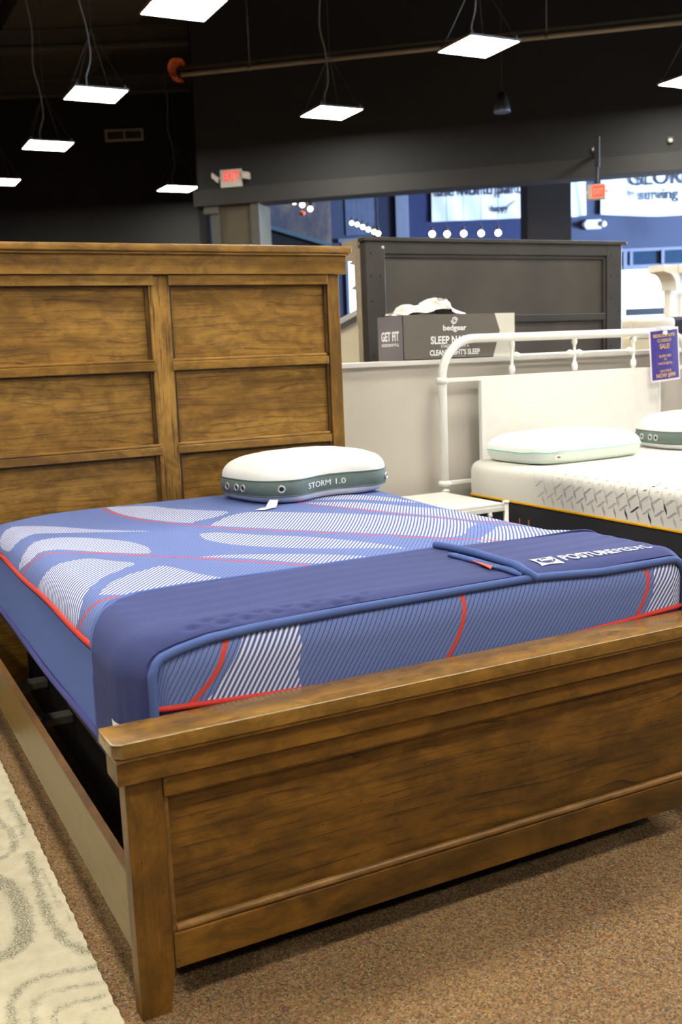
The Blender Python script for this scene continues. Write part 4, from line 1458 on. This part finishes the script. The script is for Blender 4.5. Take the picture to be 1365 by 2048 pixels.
b.poly([(2.548, BY0 - 0.0008, BZ1), (BX1, BY0 - 0.0008, BZ1), (BX1, BY0 - 0.0008, BZ0), (2.535, BY0 - 0.0008, BZ0), (2.578, BY0 - 0.0008, (BZ0 + BZ1) / 2 + 0.022)])
obj('white_wedge', b, plain('white print field', (206, 202, 190), 0.6, vary=0.03), bx)
b = MB()
fy = BY0 - 0.0012
fx = 2.312
fn = lambda cx, z: (lambda x, y: Vector((cx + x, fy, z + y)))
b.text('bedgear', 0.036, fn(fx, 1.358), 0.0008, 'CENTER', 1.15)
b.text('SLEEP NAPKIN', 0.050, fn(fx, 1.296), 0.0012, 'CENTER', 0.86)
b.text('START YOUR FOR A', 0.021, fn(fx, 1.276), 0.0, 'CENTER', 0.85)
b.text("CLEAN NIGHT'S SLEEP", 0.035, fn(fx, 1.242), 0.0012, 'CENTER', 0.83)
b.box(fx - 0.06, fx + 0.06, fy - 0.0002, fy, 1.2335, 1.2345)
for i in range(2):          # swirl mark: two hooks curling into each other
    a0 = i * PI
    arc = [(0.0185 - 0.0125 * k / 18) * np.array([math.cos(a0 + k * 0.27), math.sin(a0 + k * 0.27)]) for k in range(19)]
    for k in range(18):
        w = 0.0026
        p0, p1 = arc[k], arc[k + 1]
        d = (p1 - p0) / np.linalg.norm(p1 - p0)
        nn = np.array([-d[1], d[0]]) * w
        b.poly([Vector((fx + q_[0], fy, 1.404 + q_[1])) for q_ in (p0 + nn, p0 - nn, p1 - nn, p1 + nn)])
obj('lettering', b, M_LETTER, bx)
b = MB()
ex = BX0 - 0.0018
b.text('GET FIT', 0.060, lambda x, y: Vector((ex, 2.4515 - x, 1.318 + y)), 0.002, 'CENTER', 0.82)
b.text('ONE SIZE DOES NOT FIT ALL', 0.018, lambda x, y: Vector((ex, 2.4515 - x, 1.292 + y)), 0.0006, 'CENTER', 0.70)
obj('lettering', b, M_LETTER, bx)
# crumpled sheet standing out of the box
b = MB(True)
ridge = [(1.985, 1.440, 0.03), (2.00, 1.452, 0.02), (2.022, 1.444, 0.0), (2.045, 1.478, 0.03), (2.075, 1.490, 0.01), (2.11, 1.482, 0.03), (2.16, 1.486, 0.0), (2.20, 1.505, 0.03), (2.235, 1.519, 0.01), (2.262, 1.506, 0.04), (2.285, 1.516, 0.01), (2.33, 1.480, 0.03), (2.375, 1.450, 0.0), (2.41, 1.442, 0.02)]
rs = spline(ridge, 4)
rows = []
for k in range(11):
    t_ = k / 10
    row = []
    for i, q_ in enumerate(rs):
        z = 1.405 + (q_[1] - 1.405) * math.sin(PI * (0.12 + 0.80 * t_)) ** 0.7
        row.append(Vector((2.03 + (q_[0] - 1.985) * 0.92 + 0.012 * math.sin(k * 1.7 + i * 0.4), BY0 + 0.02 + 0.17 * t_ + q_[2] * math.sin(t_ * PI) + 0.012 * math.sin(i * 0.9), z)))
    rows.append(row)
b.grid(rows)
top('tissue_sheet', b, plain('thin white sheet', (214, 210, 202), 0.6, vary=0.03), 'crumpled thin white sheet pulled up out of the grey printed box', 'sheet', smooth=True)

# ------------------------------------------------------------------ dark headboard seen from the back
t = thing('wooden_headboard', 'dark stained headboard seen from its plain back beyond the half wall', 'headboard', (3.0, 2.95, 0))
DX0, DX1, DY = 2.150, 3.886, 2.90
b = MB(); b.box(DX0 + 0.10, DX1 - 0.10, DY + 0.024, DY + 0.045, 0.6, 1.80)
obj('back_panel', b, M_DARKWOOD, t)
for xa, xb in ((DX0, DX0 + 0.115), (DX1 - 0.115, DX1)):
    b = MB(); b.box(xa, xb, DY, DY + 0.06, 0, 1.838, 0.003)
    st = obj('stile', b, M_DARKRAIL, t)
    b = MB()
    for (dx, z) in ((0.03, 1.775), (0.03, 1.66), (0.03, 1.53), (0.085, 1.66), (0.09, 1.455), (0.03, 1.25)):
        b.lathe([(0.006, 0.0), (0.006, 0.0012)], (xa + dx, DY - 0.0012, z), 10, 'y')
    obj('bolt_hole', b, M_BLACK, st)
b = MB(); b.box(DX0 + 0.115, DX1 - 0.115, DY + 0.002, DY + 0.05, 1.775, 1.838, 0.002); b.box(DX0 + 0.115, DX1 - 0.115, DY + 0.012, DY + 0.05, 1.757, 1.775, 0.002)
obj('top_rail', b, M_DARKRAIL, t)
b = MB(); b.box(DX0 + 0.115, DX1 - 0.115, DY + 0.006, DY + 0.05, 1.405, 1.447, 0.004); b.box(DX1 - 0.135, DX1 - 0.115, DY + 0.008, DY + 0.05, 0.6, 1.757, 0.003)
obj('mid_rail', b, M_DARKRAIL, t)
b = MB(); b.box(DX0 - 0.012, DX1 + 0.03, DY - 0.012, DY + 0.06, 1.838, 1.858, 0.003)
obj('cornice', b, M_DARKRAIL, t)
for sx, x0 in ((-1, DX0), (1, DX1)):
    b = MB()
    prf = [(0.0, 0.0), (0.0, 1.80), (0.02, 1.81), (0.02, 1.858), (0.20, 1.858), (0.20, 1.815), (0.165, 1.79), (0.15, 1.755), (0.085, 1.75), (0.125, 1.738), (0.066, 1.728), (0.066, 1.622), (0.115, 1.61), (0.060, 1.598), (0.060, 1.44), (0.045, 1.40), (0.045, 0.0)]
    b.prism([(DY + 0.062 + u, z) for u, z in prf], lambda y, z: (x0 + (0 if sx < 0 else -0.10), y, z), lambda y, z: (x0 + (0.10 if sx < 0 else 0), y, z))
    obj('pilaster', b, M_DRIFT, t, label='weathered taupe face post')
b = MB(); b.box(DX0 + 0.1, DX1 - 0.1, DY + 0.062, DY + 0.11, 1.60, 1.858); b.box(DX0 + 0.1, DX1 - 0.1, DY + 0.062, DY + 0.09, 0.6, 1.60)
obj('front_face', b, M_DRIFT, t)
b = MB(True); b.tube([(DX0 + 0.104, DY - 0.002, 1.806), (DX0 + 0.104, DY + 0.004, 1.806)], 0.008, 12)
obj('screw_cap', b, M_PLASTIC, t)

# ivory headboard at the far right
t = thing('ivory_headboard', 'ivory headboard with cove cornice at the right edge beyond the sale sign', 'headboard', (7.4, 5.75, 0))
b = MB(); b.box(6.985, 8.6, 5.60, 5.68, 0, 1.90, 0.004)
obj('frame', b, M_IVORY, t)
b = MB(); b.box(7.12, 8.5, 5.592, 5.60, 0.6, 1.72, 0.003)
obj('raised_panel', b, M_IVORY, t)
b = MB()
arc_ = [(0.06 - 0.14 * (1 - math.cos(k / 8 * PI / 2)) + 0.0, 1.76 + 0.16 * (k / 8)) for k in range(9)]
prf = [(0.0, 1.745), (-0.015, 1.745)] + [(-0.015 - 0.115 * (1 - math.cos(k / 8 * PI / 2)), 1.765 + 0.145 * math.sin(k / 8 * PI / 2)) for k in range(9)] + [(-0.185, 1.925), (-0.185, 1.985), (0.02, 1.985), (0.02, 1.745)]
b.prism([(6.985 + u, z) for u, z in prf], lambda x, z: (x, 5.50, z), lambda x, z: (x, 5.70, z))
b.box(6.99, 8.7, 5.44, 5.70, 1.905, 1.985, 0.006)
obj('cornice', b, M_IVORY, t)

t = thing('wrapped_mattress', 'plastic wrapped cream mattress with dark end, upper of the stack by the window', 'mattress', (5.5, 4.65, 1.325), 'stacked mattresses by the window')
b = MB(); b.box(4.985, 5.45, 4.0, 5.3, 1.326, 1.446, 0.03, 4)
obj('cream_body', b, plain('plastic wrapped cream ticking', (214, 206, 190), 0.18, vary=0.05), t, 'auto')
b = MB(); b.box(5.455, 6.0, 3.995, 5.3, 1.325, 1.45, 0.03, 4)
obj('dark_end', b, plain('dark wrapped border', (54, 58, 74), 0.2, vary=0.1), t, 'auto')
t = thing('cream_mattress', 'plain cream mattress, lower of the stack by the window', 'mattress', (5.5, 4.65, 1.125), 'stacked mattresses by the window')
b = MB(); b.box(4.96, 6.05, 4.02, 5.32, 1.125, 1.325, 0.045, 4)
obj('cream_body', b, M_CREAM, t, 'auto')
b = MB(True); b.tube([(5.0, 4.018, 1.30), (6.0, 4.018, 1.30)], 0.007, 8)
obj('top_piping', b, M_IVORY, t)
t = thing('display_platform', 'white display platform carrying the stacked mattresses by the window', 'platform', (5.5, 4.65, 0))
b = MB(); b.box(5.0, 6.0, 4.06, 5.3, 1.045, 1.125, 0.005)
obj('deck', b, M_IVORY, t)
for x in (5.06, 5.94):
    for y in (4.12, 5.23):
        b = MB(); b.box(x - 0.04, x + 0.04, y - 0.04, y + 0.04, 0, 1.045)
        obj('leg', b, M_IVORY, t)

# ------------------------------------------------------------------ hanging LED panels
def make_led():
    root = thing('led_panel_light', 'square white LED panel', 'ceiling light', (0, 0, 0), 'hanging square LED panels')
    s = 0.305
    b = MB()
    b.box(-s, s, -s, -s + 0.012, 0, 0.022); b.box(-s, s, s - 0.012, s, 0, 0.022)
    b.box(-s, -s + 0.012, -s + 0.012, s - 0.012, 0, 0.022); b.box(s - 0.012, s, -s + 0.012, s - 0.012, 0, 0.022)
    b.box(-s + 0.012, s - 0.012, -s + 0.012, s - 0.012, 0.014, 0.022)
    b.box(-0.16, -0.02, -0.06, 0.02, 0.022, 0.05)
    fr_ = obj('frame', b, plain('white light frame', (150, 148, 146), 0.4), root, local=True)
    b = MB(); b.box(-s + 0.012, s - 0.012, -s + 0.012, s - 0.012, 0.003, 0.012)
    obj('diffuser', b, M_LED, root, local=True)
    for sx in (-1, 1):
        for sy in (-1, 1):
            b = MB(); b.tube([(sx * 0.27, sy * 0.27, 0.02), (0, 0, 0.70)], 0.0022, 6); b.box(sx * 0.27 - 0.012, sx * 0.27 + 0.012, sy * 0.27 - 0.012, sy * 0.27 + 0.012, 0.022, 0.06)
            obj('suspension_wire', b, M_PIPE, root, local=True)
    b = MB(); b.tube([(0, 0, 0.70), (0, 0, 1.93)], 0.003, 6)
    obj('suspension_wire', b, M_PIPE, root, local=True)
    b = MB(True)
    b.tube([tuple(p) for p in spline([(-0.09, -0.02, 0.04), (-0.10, -0.02, 0.18), (-0.03, 0.0, 0.40), (-0.05, 0.0, 0.72), (-0.11, 0.02, 1.05), (-0.09, 0.0, 1.5), (-0.14, 0.0, 1.93)], 6)], 0.0085, 8)
    obj('power_cord', b, M_CORD, root, local=True)
    return root
led = make_led()
LABS = {
 (2.72, 10.18): 'square LED panel left of the orange pipe guard, just below the duct edge',
 (2.73, 7.08): 'square LED panel cut by the top edge, above the orange pipe guard',
 (2.75, 13.05): 'square LED panel left of the white wall vent',
 (2.55, 16.05): 'small square LED panel cut by the left edge of the photo',
 (5.62, 16.05): 'small square LED panel at the dropped wall corner, left of the exit sign',
 (5.72, 10.15): 'square LED panel hanging in the middle, in front of the long pipe and dropped wall',
 (5.90, 7.17): 'square LED panel hanging above the black bell speaker',
 (9.18, 7.42): 'square LED panel cut by the right edge of the photo',
}
first = True
def put_led(x, y, lab):
    global first
    if first:
        led.location = (x, y, 4.3); led['label'] = lab; first = False
    else:
        copy_thing(led, (x, y, 4.3), 0, lab)
for (x, y), lab in LABS.items():
    put_led(x, y, lab)
for x in (-3.4, -0.35, 2.72, 5.78, 8.95):
    for y in (-5.1, -2.05, 1.0, 4.05):
        if x < -1 and y < -3: continue
        put_led(x, y, 'square LED panel of the rows above and behind the beds, out of the photo')
for x in (-3.4, -0.35):
    put_led(x, 7.1, 'square LED panel of the rows above and behind the beds, out of the photo')

# ------------------------------------------------------------------ things on and under the dropped wall
def exit_sign(name, label, put, w, h_, arrow=True, lit=True, lamps=True):
    """put(x, depth, z) places local sign coordinates"""
    t = thing(name, label, 'exit sign', put(0, 0, 0))
    b = MB(); b.prism([(-w / 2, -h_ / 2), (w / 2, -h_ / 2), (w / 2, h_ / 2), (-w / 2, h_ / 2)], lambda x, z: put(x, -0.05, z), lambda x, z: put(x, 0.0, z), 0.004)
    obj('housing', b, M_PLASTIC, t)
    return t
p1 = lambda x, n, z: hw(0.0 + x, n - 0.02, 3.83 + z)
t = exit_sign('exit_sign', 'white exit sign with red letters and two lamp heads above the tan pillar', p1, 0.32, 0.245)
b = MB(); b.text('EXIT', 0.185, lambda x, y: p1(x + 0.005, -0.052, y - 0.035), 0.006, 'CENTER', 0.60)
b.poly([p1(0.115, -0.052, 0.055), p1(0.115, -0.052, 0.005), p1(0.142, -0.052, 0.03)])
obj('lettering', b, M_EXITR, t)
for sx in (-1, 1):
    b = MB()
    b.prism([(-0.055, -0.04), (0.055, -0.06), (0.055, 0.04), (-0.055, 0.06)] if sx > 0 else [(-0.05, -0.0), (0.035, -0.075), (0.055, 0.0), (-0.04, 0.075)],
            lambda x, z, sx=sx: p1(sx * 0.232 + x, -0.10, z + 0.02), lambda x, z, sx=sx: p1(sx * 0.232 + x, -0.01, z + 0.02), 0.012)
    b.prism([(-0.02, -0.01), (0.02, -0.01), (0.02, 0.01), (-0.02, 0.01)], lambda x, z, sx=sx: p1(sx * 0.17 + x, -0.05, z + 0.01), lambda x, z, sx=sx: p1(sx * 0.17 + x, -0.02, z + 0.01))
    obj('lamp_head', b, M_PLASTIC, t)
# second exit sign, hung edge-on under the wall at the right
c2 = fr(3.272, 13.0, 3.138)
ax2 = math.radians(-40)
e1 = Vector((math.cos(ax2 - 0.18), math.sin(ax2 - 0.18), 0)); e2 = Vector((-e1.y, e1.x, 0))
q2 = lambda x, n, z: c2 + e1 * x + e2 * n + Vector((0, 0, z - 0.02 * x))
t = thing('exit_sign', 'beige box exit sign with red face hung below the dropped wall near the GLORIFY banner', 'exit sign', c2)
b = MB(); b.prism([(-0.11, -0.09), (0.11, -0.09), (0.11, 0.09), (-0.11, 0.09)], lambda x, z: q2(x, -0.05, z), lambda x, z: q2(x, 0.05, z), 0.005)
obj('housing', b, plain('beige sign housing', (206, 184, 160), 0.5), t)
b = MB(); b.poly([q2(-0.055, -0.052, -0.07), q2(0.10, -0.052, -0.07), q2(0.10, -0.052, 0.075), q2(-0.055, -0.052, 0.075)])
fc_ = obj('red_face', b, emit('dim red face', (1.0, 0.12, 0.05), 0.42, (0.75, 0.08, 0.04)), t)
b = MB(); b.text('EXIT', 0.105, lambda x, y: q2(x + 0.022, -0.0545, y - 0.036), -0.001, 'CENTER', 0.55)
obj('lettering', b, M_PLASTIC, fc_)
b = MB()
for s_ in (-1, 1):
    b.prism([(0, 0.03), (s_ * 0.035, 0.0), (0, -0.03)], lambda x, z: q2(s_ * 0.11 + x, -0.02, z), lambda x, z: q2(s_ * 0.11 + x, 0.02, z))
obj('side_chevron', b, plain('beige sign housing', (206, 184, 160)), t)
b = MB(); b.tube([q2(0, 0, 0.09), q2(0, 0, 0.30)], 0.018, 10)
b.prism([(-0.03, -0.03), (0.03, -0.03), (0.03, 0.03), (-0.03, 0.03)], lambda x, n: q2(x, n, 0.30), lambda x, n: q2(x, n, 0.66))
b.tube([c2 + Vector((0, 0, 0.60)), c2 + Vector((0, 0, 0.60)) + HWN * 1.02], 0.03, 8)
obj('drop_stem', b, M_SOFFIT, t)

b = MB(); c = hw(5.067, 0, 3.80)
hbox(b, 5.035, 5.10, -0.06, 0.0, 3.79, 3.84, 0.01)
top('motion_sensor', b, M_PLASTIC, 'small white sensor on the dropped wall above the hung exit sign', 'sensor')
t = thing('camera_dome', 'small pale security camera on the dropped wall near the right edge', 'camera', hw(6.024, -0.05, 3.83))
b = MB(True); b.sphere(hw(6.024, -0.055, 3.845), 0.028)
obj('lens_ball', b, M_PLASTIC, t)
b = MB(); hbox(b, 5.99, 6.06, -0.03, 0.0, 3.82, 3.90, 0.005)
obj('mount', b, M_STEEL, t)

sp = Vector((7.29, 8.67, 4.09))
t = thing('pendant_speaker', 'black bell speaker hanging from a cable in front of the dropped wall', 'speaker', sp)
b = MB(True); b.lathe([(0.098, 0.01), (0.100, 0.03), (0.095, 0.06), (0.082, 0.12), (0.062, 0.19), (0.035, 0.23), (0.012, 0.24)], sp, 28)
obj('bell', b, plain('black speaker shell', (24, 23, 22), 0.5), t)
b = MB(True); b.lathe([(0.086, 0.004), (0.099, 0.0), (0.104, 0.008), (0.102, 0.018), (0.09, 0.02)], sp, 28)
obj('rim', b, plain('blue grey grille', (96, 108, 140), 0.4), t)
b = MB(); b.tube([sp + Vector((0, 0, 0.24)), sp + Vector((0, 0, 2.5))], 0.004, 6)
obj('hanging_cable', b, M_STEEL, t)

# sprinkler pipe with orange guard
pa, pb = Vector((4.30, 11.72, 5.035)), Vector((16.5, 1.48, 4.98))
pd = (pb - pa).normalized()
t = thing('sprinkler_pipe', 'long pale pipe hung under the ceiling in front of the dropped wall', 'pipe', (pa + pb) / 2)
b = MB(True); b.tube([pa, pb], 0.027, 14)
obj('pipe', b, plain('pale pipe paint', (176, 172, 160), 0.4), t)
b = MB(True); b.tube([pa + Vector((0.0, 0.10, 0.11)), pb + Vector((0.0, 0.10, 0.11))], 0.022, 10)
obj('upper_pipe', b, plain('dull grey pipe', (78, 76, 70), 0.5), t)
for k in (0.06, 0.30, 0.55, 0.8):
    q = pa + (pb - pa) * k
    b = MB(True); b.tube([q + Vector((0, 0, 0.03)), q + Vector((0, 0, 1.6))], 0.006, 6)
    b.tube([q - pd * 0.02, q + pd * 0.02], 0.036, 14)
    obj('hanger', b, M_PIPE, t)
c = Vector((4.245, 11.765, 5.10))
b = MB(True)
rows = []
for i in range(7):
    rr = 0.155 - 0.012 * abs(i - 3)
    row = []
    for k in range(19):
        a = math.radians(62 + k / 18 * 215)
        row.append(c + HWD * (0.85 * rr * math.cos(a) + 0.04) + Vector((0, 0, rr * math.sin(a))) + HWN * (0.14 * (i - 3) / 3))
    rows.append(row)
b.grid(rows)
rows2 = [[p + (c - p) * 0.30 for p in r_] for r_ in rows]
b.grid([r_[::-1] for r_ in rows2])
b.grid([rows[0], rows2[0]]); b.grid([rows[-1], rows2[-1]])
b.grid([[r_[0] for r_ in rows], [r_[0] for r_ in rows2]]); b.grid([[r_[-1] for r_ in rows], [r_[-1] for r_ in rows2]])
top('pipe_guard', b, M_ORANGE, 'orange curved guard around the end of the ceiling pipe', 'guard', smooth=True)

# wall vent and conduit on the black wall
t = thing('wall_vent', 'white two part vent grille on the black wall', 'vent', fr(-3.945, 19.97, 5.44))
b = MB()
for (a0, a1, z0, z1) in ((-4.31, -3.585, 5.62, 5.655), (-4.31, -3.585, 5.44, 5.475), (-4.31, -4.27, 5.475, 5.62), (-3.625, -3.585, 5.475, 5.62), (-3.965, -3.93, 5.475, 5.62)):
    fbox(b, a0, a1, 19.95, 20.0, z0, z1)
obj('frame', b, plain('grey white vent paint', (168, 166, 160), 0.5), t)
b = MB()
for k in range(5):
    z = 5.49 + k * 0.027
    b.prism([(-4.27, z), (-3.625, z), (-3.625, z + 0.006), (-4.27, z + 0.006)], lambda a, z: fr(a, 19.955, z), lambda a, z: fr(a, 19.99, z + 0.016))
obj('louvre', b, plain('grey louvre paint', (110, 108, 104), 0.5), t)
t = thing('wall_conduit', 'thin grey conduit running along the black wall behind the panels', 'conduit', fr(-6, 19.9, 6.2))
b = MB(True); b.tube([fr(-10.5, 19.9, 6.37), fr(-1.95, 19.9, 6.32)], 0.03, 10)
obj('pipe', b, plain('dull grey pipe', (78, 76, 70), 0.5), t)
b = MB()
for a in (-9, -6.5, -4, -2.2):
    fbox(b, a - 0.03, a + 0.03, 19.86, 20.0, 6.29, 6.42)
obj('bracket', b, M_STEEL, t)

# ------------------------------------------------------------------ far hall: banners, bulbs, emergency light
def banner(name, label, a0, a1, z0, z1, sag=0.0, d=24.88):
    t = thing(name, label, 'banner', fr((a0 + a1) / 2, d, z0), 'white cloth banners on the far wall')
    b = MB(True)
    rows = []
    for j in range(13):
        v_ = j / 12
        row = []
        for i in range(33):
            u = i / 32
            zb = z0 - sag * math.sin(PI * u)
            z = zb + (z1 - zb) * v_
            row.append(fr(a0 + (a1 - a0) * u, d + 0.02 * math.sin(u * 19 + v_ * 5) * (1 - v_ * 0.5), z))
        rows.append(row)
    b.grid(rows)
    obj('cloth', b, plain('white banner cloth', (225, 230, 234), 0.8, vary=0.02), t)
    b = MB(); b.tube([fr(a0 - 0.05, d + 0.03, z1), fr(a1 + 0.05, d + 0.03, z1)], 0.02, 8)
    obj('top_rod', b, M_STEEL, t)
    return t
M_INK = plain('blue black ink', (26, 38, 62), 0.6)
fnb = lambda a, z: (lambda x, y: fr(a + x, 24.84, z + y))
t = banner('wall_banner', 'white banner with small dark word at its lower right, left of the black column', 2.31, 4.52, 4.32, 5.75)
b = MB()
b.text('the world part', 0.36, fnb(3.42, 4.90), 0.008, 'CENTER', 0.95)
b.text('happy', 0.20, fnb(3.92, 4.50), 0.008, 'CENTER', 0.85)
b.tube([fr(4.05, 24.84, 4.55), fr(4.3, 24.84, 4.72)], 0.008, 6)
obj('lettering', b, M_INK, t)
t = banner('wall_banner', 'narrow end of a blank white banner just right of the black column', 5.2, 6.0, 4.33, 5.75, 0.03)
t = banner('wall_banner', 'white banner reading GLORIFY by serving at the right edge', 6.35, 9.6, 4.33, 5.75, 0.10)
b = MB()
b.text('GLORIFY', 0.50, fnb(6.98, 4.965), 0.003, 'LEFT', 0.98)
b.text('by', 0.19, fnb(6.98, 4.74), 0.002, 'LEFT', 0.95)
b.text('serving', 0.345, fnb(7.23, 4.63), 0.004, 'LEFT', 0.98)
obj('lettering', b, M_INK, t)

def bulb(p, r, lab, grp, m, cat='light bulb'):
    t = thing('globe_bulb', lab, cat, p, grp)
    b = MB(True); b.sphere(Vector(p), r, 14)
    obj('globe', b, m, t)
    b = MB(True); b.tube([Vector(p) + Vector((0, 0, r * 0.8)), Vector(p) + Vector((0, 0, r + 0.08))], r * 0.45, 10)
    obj('socket', b, M_STEEL, t)
    b = MB(); b.tube([Vector(p) + Vector((0, 0, r + 0.07)), Vector((p[0], p[1], 6.58))], 0.006, 6)
    obj('drop_cord', b, M_STEEL, t)
    return t
ordn = ['leftmost', 'second', 'middle', 'fourth', 'rightmost']
for k, (a, z) in enumerate(((2.13, 3.83), (2.46, 3.815), (2.83, 3.81), (3.216, 3.80), (3.593, 3.795))):
    bulb(fr(a, 23.0, z), 0.068, f'{ordn[k]} white globe bulb of the five under the left banner', 'globe bulbs under the banner', M_SPOTB)
ordn = ['first', 'second', 'third', 'fourth', 'fifth', 'last']
for k, (a, z) in enumerate(((0.308, 3.762), (0.413, 3.73), (0.517, 3.679), (0.621, 3.628), (0.735, 3.577), (0.811, 3.546))):
    dd = 20.0 + 0.75 * (5 - k)
    bulb(fr(a * dd / 20.0, dd, CAM.z + (z - CAM.z) * dd / 20.0), 0.048, f'{ordn[k]} warm globe bulb from the left in the slanting row above the dark headboard', 'globe bulbs in a slanting row', M_BULB)
bulb(fr(8.33, 24.0, 3.93), 0.07, 'single white globe bulb under the GLORIFY banner at the right edge', 'lone globe bulbs', M_SPOTB)
t = thing('track_light', 'black track light with three bright spot heads beneath the dropped wall', 'track light', fr(-0.56, 18.0, 3.9))
b = MB(); b.tube([fr(-0.80, 18.05, 4.08), fr(-0.38, 18.05, 3.88)], 0.025, 8); b.tube([fr(-0.59, 18.05, 3.98), fr(-0.59, 18.05, 6.58)], 0.012, 6)
obj('track', b, M_STEEL, t)
for a, z in ((-0.702, 3.903), (-0.566, 3.848), (-0.431, 3.775)):
    b = MB(True); b.tube([fr(a + 0.03, 18.06, z + 0.10), fr(a, 18.0, z + 0.01)], 0.05, 14)
    h_ = obj('spot_head', b, M_STEEL, t)
    b = MB(True); b.sphere(fr(a, 17.98, z), 0.046, 14)
    obj('lamp', b, M_BULB, h_)
b = MB(True); b.tube([fr(-0.60, 18.02, 3.73), fr(-0.54, 18.0, 3.69)], 0.04, 10)
obj('unlit_head', b, M_ORANGE, t)
t = thing('emergency_light', 'white twin head emergency light on the slate wall below the narrow banner', 'emergency light', fr(6.17, 24.9, 3.93))
b = MB(); fbox(b, 5.99, 6.36, 24.86, 24.995, 4.0, 4.22, 0.02)
obj('housing', b, plain('bright white plastic', (236, 236, 236), 0.5), t)
for a in (5.97, 6.40):
    b = MB(True); b.tube([fr(a, 24.80, 4.10), fr(a, 24.95, 4.12)], 0.07, 14)
    obj('lamp_head', b, plain('bright white plastic', (236, 236, 236)), t)
